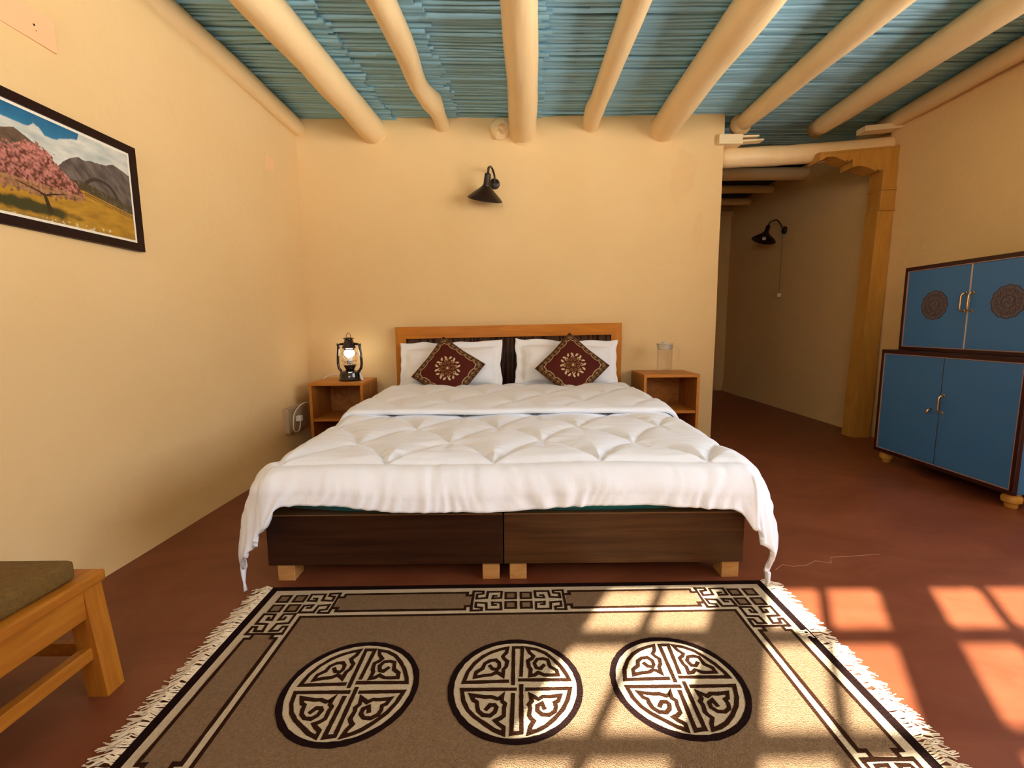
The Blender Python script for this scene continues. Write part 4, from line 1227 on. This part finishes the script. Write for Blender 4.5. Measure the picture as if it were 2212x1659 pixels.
def paint(y, z):
    n = fb(y * 26, z * 26)
    n2 = fb(y * 70, z * 70, 3)
    hz = interp(CLOUD, y) + 0.006 * n
    c = mixc((0.006, 0.095, 0.22), (0.02, 0.17, 0.31), (1.70 - z) / 0.07 + 0.5 * n)
    if z < hz:
        c = mixc((0.66, 0.66, 0.58), (0.36, 0.42, 0.40), 0.45 + 1.1 * fb(y * 12, z * 30, 8))
    elif z < hz + 0.006:
        c = mixc((0.66, 0.66, 0.58), c, (z - hz) / 0.006)
    if z < interp(RIDGE_L, y) + 0.002 * n2 and y < 1.765:
        c = mixc((0.070, 0.045, 0.035), (0.16, 0.10, 0.06), 0.5 + 1.3 * fb(y * 30 + z * 30, z * 20 - y * 14, 2))
    if z < interp(RIDGE_R, y) + 0.002 * n2 and y > 1.755:
        c = mixc((0.060, 0.048, 0.046), (0.15, 0.12, 0.105), 0.5 + 1.4 * fb(y * 34 + z * 30, z * 14 - y * 12, 2))
        q = abs(math.hypot((y - 1.93) / 0.075, (z - 1.475) / 0.062) - 1)
        if q < 0.10 and z > 1.475: c = (0.035, 0.027, 0.024)
    g = interp(GRASS, y)
    if z < g + 0.034 and y > 1.80: c = mixc(c, (0.055, 0.042, 0.016), 0.8 + 2 * n2)
    if z < g + 0.012 and z >= g and 1.55 < y < 1.80: c = mixc((0.42, 0.25, 0.03), c, 0.3 + n2)
    if z < g:
        c = mixc((0.46, 0.245, 0.022), (0.30, 0.15, 0.015), 0.45 + 1.3 * fb(y * 14, z * 50, 6))
        rd = g - z
        if y > 1.855 and (0.006 < rd < 0.009 or 0.014 < rd < 0.0165): c = (0.05, 0.035, 0.02)
        sh = math.hypot((y - 1.62) / 0.20, (z - (1.371 - 0.02 * (y - 1.62))) / 0.026) + 0.5 * n
        if sh < 1: c = mixc((0.038, 0.038, 0.010), c, (sh - 0.6) / 0.4)
        if z < 1.345:
            c = mixc(c, (0.17, 0.145, 0.055), (1.345 - z) / 0.02 * (0.9 if y < 1.78 else 0.15))
        ds = abs(z - interp([(1.44, 1.322), (1.625, 1.330), (1.75, 1.333), (1.94, 1.338)], y))
        if ds < 0.014 and n2 > 0.20 and y < 1.96: c = (0.60, 0.52, 0.33)
    # blossom crown
    for (cy, cz, ry, rz, w) in ((1.60, 1.50, 0.12, 0.055, 0), (1.68, 1.525, 0.075, 0.060, 0), (1.55, 1.47, 0.12, 0.06, 0), (1.72, 1.49, 0.07, 0.055, 0), (1.78, 1.468, 0.055, 0.042, 0), (1.66, 1.46, 0.12, 0.05, 0), (1.815, 1.452, 0.035, 0.024, 0)):
        q = math.hypot((y - cy) / ry, (z - cz) / rz) + 0.55 * n2 + 0.25 * n
        if q < 1:
            k = 0.5 + 1.2 * fb(y * 45, z * 45, 12) + 1.2 * fb(y * 110, z * 110, 14) + (z - 1.48) * 3
            pc = mixc((0.10, 0.028, 0.015), (0.52, 0.20, 0.165), k * 1.1 - 0.15)
            if z < 1.455: pc = mixc(pc, (0.36, 0.20, 0.075), 0.5 + n2)
            c = pc
            break
    if 1.362 < z < 1.425 and abs(y - interp([(0, 0), (1, 1)], 0) - lerp(1.712, 1.694, (z - 1.362) / 0.063)) < 0.010 - 0.08 * (z - 1.362): c = (0.030, 0.015, 0.008)
    for s, yy in ((1, 1.78), (-1, 1.60)):
        t_ = (y - 1.697) / (yy - 1.697)
        if 0 < t_ < 1 and abs(z - (1.415 + 0.028 * t_ ** 0.6)) < 0.0035 * (1.2 - t_): c = (0.035, 0.018, 0.010)
    return c
QY0, QY1, QZ0, QZ1 = PY0 + f + 0.012, PY1 - f - 0.010, PZ0 + f + 0.010, PZ1 - f - 0.010
NU, NV = 300, 190
mb = MB().grid(lambda u, v: (PXF - 0.0052, lerp(QY0, QY1, u), lerp(QZ0, QZ1, v)), NU, NV)
pr = mb.build('print', M['picture'], pic, fix=False)
att = pr.data.color_attributes.new('paint', 'FLOAT_COLOR', 'POINT')
att.data.foreach_set('color', [x for j in range(NV + 1) for i in range(NU + 1) for x in (*paint(lerp(QY0, QY1, i / NU), lerp(QZ0, QZ1, j / NV)), 1.0)])

pl_ = thing('blank_plate', (-1.645, 1.72, 2.0), 'blank pinkish cover plate with a centre hole, high on the picture wall', 'wall plate')
MB().box(-1.66, left_x(1.72, 2.0) + 0.006, 1.60, 1.825, 1.945, 2.055, 0.003, seg=2).build('plate', M['plate'], pl_)
MB().lathe((left_x(1.72, 2.0) + 0.0065, 1.745, 1.998), [(0.0, 0.0), (0.0035, 0.0005), (0.0038, -0.001)], 10, axis=(1, 0, 0)).build('hole', M['frame_dark'], pl_)
MB().lathe((left_x(1.72, 2.0) + 0.0065, 1.75, 1.982), [(0.0, 0.0), (0.002, 0.0005), (0.0022, -0.001)], 10, axis=(1, 0, 0)).build('screw', M['brass'], pl_)
pl2 = MB().box(-1.69, left_x(3.39, 2.08) + 0.003, 3.338, 3.435, 2.036, 2.132, 0.002).build('small_plate', M['plate'], origin=(-1.66, 3.39, 2.08))
tag(pl2, 'small faint square cover plate near the corner under the wall beam', 'wall plate')
# repaired smears of paint on the bed wall
sm = MB()
for cx, cz, w, h, sd in ((1.36, 2.12, 0.11, 0.20, 1), (1.50, 1.70, 0.035, 0.17, 5)):
    vv, ff = [], []
    for j in range(5):
        for i in range(26):
            a = 2 * math.pi * i / 26
            k = (1 + 0.35 * nz(math.cos(a) * 1.6 + sd, math.sin(a) * 1.6)) * j / 4
            x, z = cx + w * math.cos(a) * k + 0.4 * w * math.sin(a) * j / 4, cz + h * math.sin(a) * k
            vv.append((x, Y_BACK + 0.006 * nz(x * 1.7, z / 2.574 * 4.2, 9) - (0.0012 if j < 4 else -0.0005), z))
    for j in range(4):
        ff += [(j * 26 + i, j * 26 + (i + 1) % 26, (j + 1) * 26 + (i + 1) % 26, (j + 1) * 26 + i) for i in range(26)]
    sm.add(vv, ff)
sm_m = material('smear', (0.74, 0.518, 0.258), 0.9, spec=0.2, var=(0.715, 0.492, 0.233), var_scale=(9, 9, 9))
sm.build('plaster_smear', sm_m, wall_back, smooth=True)

# ================================================================== BLUE CABINETS
def cabinet(name, xf, xb, y0, y1, z0, z1, label, fr, feet, medal, handle_z, both):
    c = thing(name, ((xf + xb) / 2, (y0 + y1) / 2, 0), label, 'cabinet')
    ym = (y0 + y1) / 2
    # carcass
    MB().box(xf + 0.02, xb, y0 + 0.004, y1 - 0.004, z0 + 0.004, z1 - 0.004).build('carcass', M['blue_laminate'], c)
    t = fr
    def bar(a0, a1, b0, b1):
        return MB().box(xf, xf + 0.024, a0, a1, b0, b1, 0.002)
    bar(y0, y1, z1 - t, z1).build('frame_rail', M['cab_frame'], c)
    bar(y0, y1, z0, z0 + t).build('frame_rail', M['cab_frame'], c)
    bar(y0, y0 + t, z0 + t, z1 - t).build('frame_stile', M['cab_frame'], c)
    bar(y1 - t, y1, z0 + t, z1 - t).build('frame_stile', M['cab_frame'], c)
    MB().box(xf + 0.001, xb, y0, y1, z1 - 0.004, z1 + 0.002, 0.001).build('top_board', M['cab_frame'], c)
    e = 0.004
    mb = MB()
    for a0, a1, b0, b1 in ((y0 + t, y1 - t, z1 - t - e, z1 - t), (y0 + t, y1 - t, z0 + t, z0 + t + e), (y0 + t, y0 + t + e, z0 + t, z1 - t), (y1 - t - e, y1 - t, z0 + t, z1 - t)):
        mb.box(xf + 0.002, xf + 0.012, a0, a1, b0, b1)
    mb.build('edge_lip', M['edge_strip'], c)
    for s in (-1, 1):
        a0, a1 = (ym + 0.0025, y1 - t - e) if s > 0 else (y0 + t + e, ym - 0.0025)
        d = MB().box(xf + 0.006, xf + 0.020, a0, a1, z0 + t + e, z1 - t - e, 0.0015).build('door', M['blue_laminate'], c)
        hy = ym + s * 0.022
        if medal:
            my = (a0 + a1) / 2 + (0.005 if s > 0 else 0)
            mz = medal
            pl = lambda a, b, h, my=my, mz=mz: (xf + 0.006 - h, my - a, mz + b)
            RR = 0.086
            mb = MB()
            out = [(RR * (1 + 0.03 * math.cos(12 * i * 2 * math.pi / 96)) * math.cos(2 * math.pi * i / 96), RR * (1 + 0.03 * math.cos(12 * i * 2 * math.pi / 96)) * math.sin(2 * math.pi * i / 96)) for i in range(96)]
            mb.prism(out, lambda a, b: pl(a, b, 0.0), lambda a, b: pl(a, b, 0.0008), mi=1)
            mb.stroke(out, 0.004, pl, 0.0, 0.0016, closed=True)
            for r_, w_ in ((0.032, 0.0032), (0.038, 0.002)):
                mb.stroke([(r_ * math.cos(2 * math.pi * i / 40), r_ * math.sin(2 * math.pi * i / 40)) for i in range(40)], w_, pl, 0.0, 0.0016, closed=True)
            for k in range(3):
                mb.stroke([(0.028 * (i / 10) * math.cos(k * 2.094 + i * 0.22), 0.028 * (i / 10) * math.sin(k * 2.094 + i * 0.22)) for i in range(1, 11)], 0.0028, pl, 0.0, 0.0016)
            for k in range(8):
                th = k * math.pi / 4
                for sg in (-1, 1):
                    cx_, cy_ = 0.062 * math.cos(th + sg * 0.20), 0.062 * math.sin(th + sg * 0.20)
                    sp = [(cx_ + 0.0125 * (1 - i / 16) * math.cos(th + math.pi + sg * i * 0.52), cy_ + 0.0125 * (1 - i / 16) * math.sin(th + math.pi + sg * i * 0.52)) for i in range(14)]
                    mb.stroke(sp, 0.0026, pl, 0.0, 0.0016)
                mb.stroke([(r_ * math.cos(th + math.pi / 8 + 0.10 * math.sin(r_ * 90)), r_ * math.sin(th + math.pi / 8 + 0.10 * math.sin(r_ * 90))) for r_ in (0.042, 0.05, 0.058, 0.066, 0.074, 0.082)], 0.0024, pl, 0.0, 0.0016)
            mb.build('medallion', [M['motif'], M['motif_base']], d)
        if s < 0 or both:
            hz = handle_z
            L = 0.052
            X0 = xf + 0.005
            hp = curve_pts([(X0, hy, hz + L), (X0 - 0.014, hy, hz + L - 0.003), (X0 - 0.026, hy, hz + L * 0.72), (X0 - 0.027, hy, hz), (X0 - 0.026, hy, hz - L * 0.72), (X0 - 0.014, hy, hz - L + 0.003), (X0, hy, hz - L)], 4)
            n = len(hp)
            mb = MB().tube(hp, [0.0042 if 5 < i < n - 6 else 0.0062 for i in range(n)], 8)
            for sg in (-1, 1):
                mb.lathe((X0 + 0.002, hy, hz + sg * L), [(0.0, 0.006), (0.008, 0.004), (0.009, 0.0)], 12, axis=(-1, 0, 0))
            mb.build('handle', M['brass'], d, smooth=True, auto=50)
        else:    # broken handle: only the lower mount is left
            mb = MB().tube([(xf + 0.005, hy + 0.030, handle_z - 0.040), (xf - 0.012, hy + 0.030, handle_z - 0.046), (xf - 0.022, hy + 0.030, handle_z - 0.066)], [0.0075, 0.0065, 0.0050], 8)
            o = mb.build('handle', M['brass'], d, smooth=True)
            o['label'] = 'broken brass handle stub'
    if medal:
        MB().box(xf + 0.003, xf + 0.012, ym - 0.0028, ym + 0.0028, z0 + t, z1 - t).build('door_gap_strip', M['gap_light'], c)
    else:
        MB().box(xf + 0.0075, xf + 0.012, ym - 0.0025, ym + 0.0025, z0 + t, z1 - t).build('door_gap', M['cab_frame'], c)
    if feet:
        for fy in (y0 + 0.05, y1 - 0.055):
            for fx in (xf + 0.055, xb - 0.06):
                MB().lathe((fx, fy, 0), [(0.0, 0.0), (0.024, 0.0), (0.026, 0.004), (0.028, 0.022), (0.030, 0.026), (0.040, 0.030), (0.042, 0.040), (0.041, 0.058), (0.034, 0.066), (0.034, z0 + 0.002)], 20).build('bun_foot', M['post_wood'], c, smooth=True, auto=40)
    return c
cabinet('lower_cabinet', 2.520, 3.00, 2.245, 3.152, 0.078, 0.770, 'larger blue two-door cabinet standing on wooden bun feet', 0.022, True, None, 0.474, False)
cabinet('upper_cabinet', 2.600, 3.00, 2.225, 3.118, 0.7725, 1.305, 'smaller blue cabinet with carved round motifs, atop the larger one', 0.022, False, 1.056, 1.065, True)

# ================================================================== LOW CHAIR AT THE LEFT
ch = thing('low_bench', (-1.27, 0.82, 0), 'low honey wood bench with a brown woven seat cushion by the picture wall', 'bench')
BX0, BX1, BY0, BY1 = -1.52, -1.082, 0.46, 1.150
ZR = 0.325
def leg(x, y, sx, sy):
    w, d = 0.052, 0.052
    tz = ZR - 0.03
    fx, fy = x + sx * 0.026, y + sy * 0.004
    return MB().hexa([(fx - w / 2, fy - d / 2, 0), (fx + w / 2, fy - d / 2, 0), (fx + w / 2, fy + d / 2, 0), (fx - w / 2, fy + d / 2, 0),
                      (x - w / 2, y - d / 2, tz), (x + w / 2, y - d / 2, tz), (x + w / 2, y + d / 2, tz), (x - w / 2, y + d / 2, tz)])
for sx, x in ((1, BX1 - 0.03), (-1, BX0 + 0.03)):
    for sy, y in ((1, BY1 - 0.03), (-1, BY0 + 0.03)):
        leg(x, y, sx, sy).build('leg', M['chair_wood_v'], ch)
MB().box(BX1 - 0.034, BX1 - 0.004, BY0 + 0.03, BY1 - 0.05, 0.218, ZR - 0.028, 0.003).build('apron', M['chair_wood'], ch)
MB().box(BX0 + 0.004, BX0 + 0.034, BY0 + 0.03, BY1 - 0.05, 0.218, ZR - 0.028, 0.003).build('apron', M['chair_wood'], ch)
MB().box(BX0 + 0.03, BX1 - 0.05, BY1 - 0.044, BY1 - 0.016, 0.218, ZR - 0.028, 0.003).build('apron', M['chair_wood'], ch)
MB().box(BX0 + 0.03, BX1 - 0.05, BY0 + 0.016, BY0 + 0.044, 0.218, ZR - 0.028, 0.003).build('apron', M['chair_wood'], ch)
MB().box(BX0 - 0.004, BX1 + 0.004, BY0 - 0.004, BY1 + 0.004, ZR - 0.03, ZR, 0.006, seg=2).build('seat_frame', M['chair_wood'], ch)
MB().box(BX1 - 0.030, BX1 - 0.002, BY0 + 0.03, BY1 - 0.05, 0.105, 0.140, 0.003).build('stretcher', M['chair_wood'], ch)
MB().box(BX0 + 0.002, BX0 + 0.030, BY0 + 0.03, BY1 - 0.05, 0.105, 0.140, 0.003).build('stretcher', M['chair_wood'], ch)
MB().box(BX0 + 0.03, BX1 - 0.05, BY1 - 0.042, BY1 - 0.018, 0.105, 0.140, 0.003).build('stretcher', M['chair_wood'], ch)
mb = MB().box(BX0 + 0.01, BX1 - 0.022, BY0 + 0.01, BY1 - 0.045, ZR, ZR + 0.052, 0.016, seg=3)
mb.build('seat_cushion', M['seat_cloth'], ch, smooth=True, auto=50)
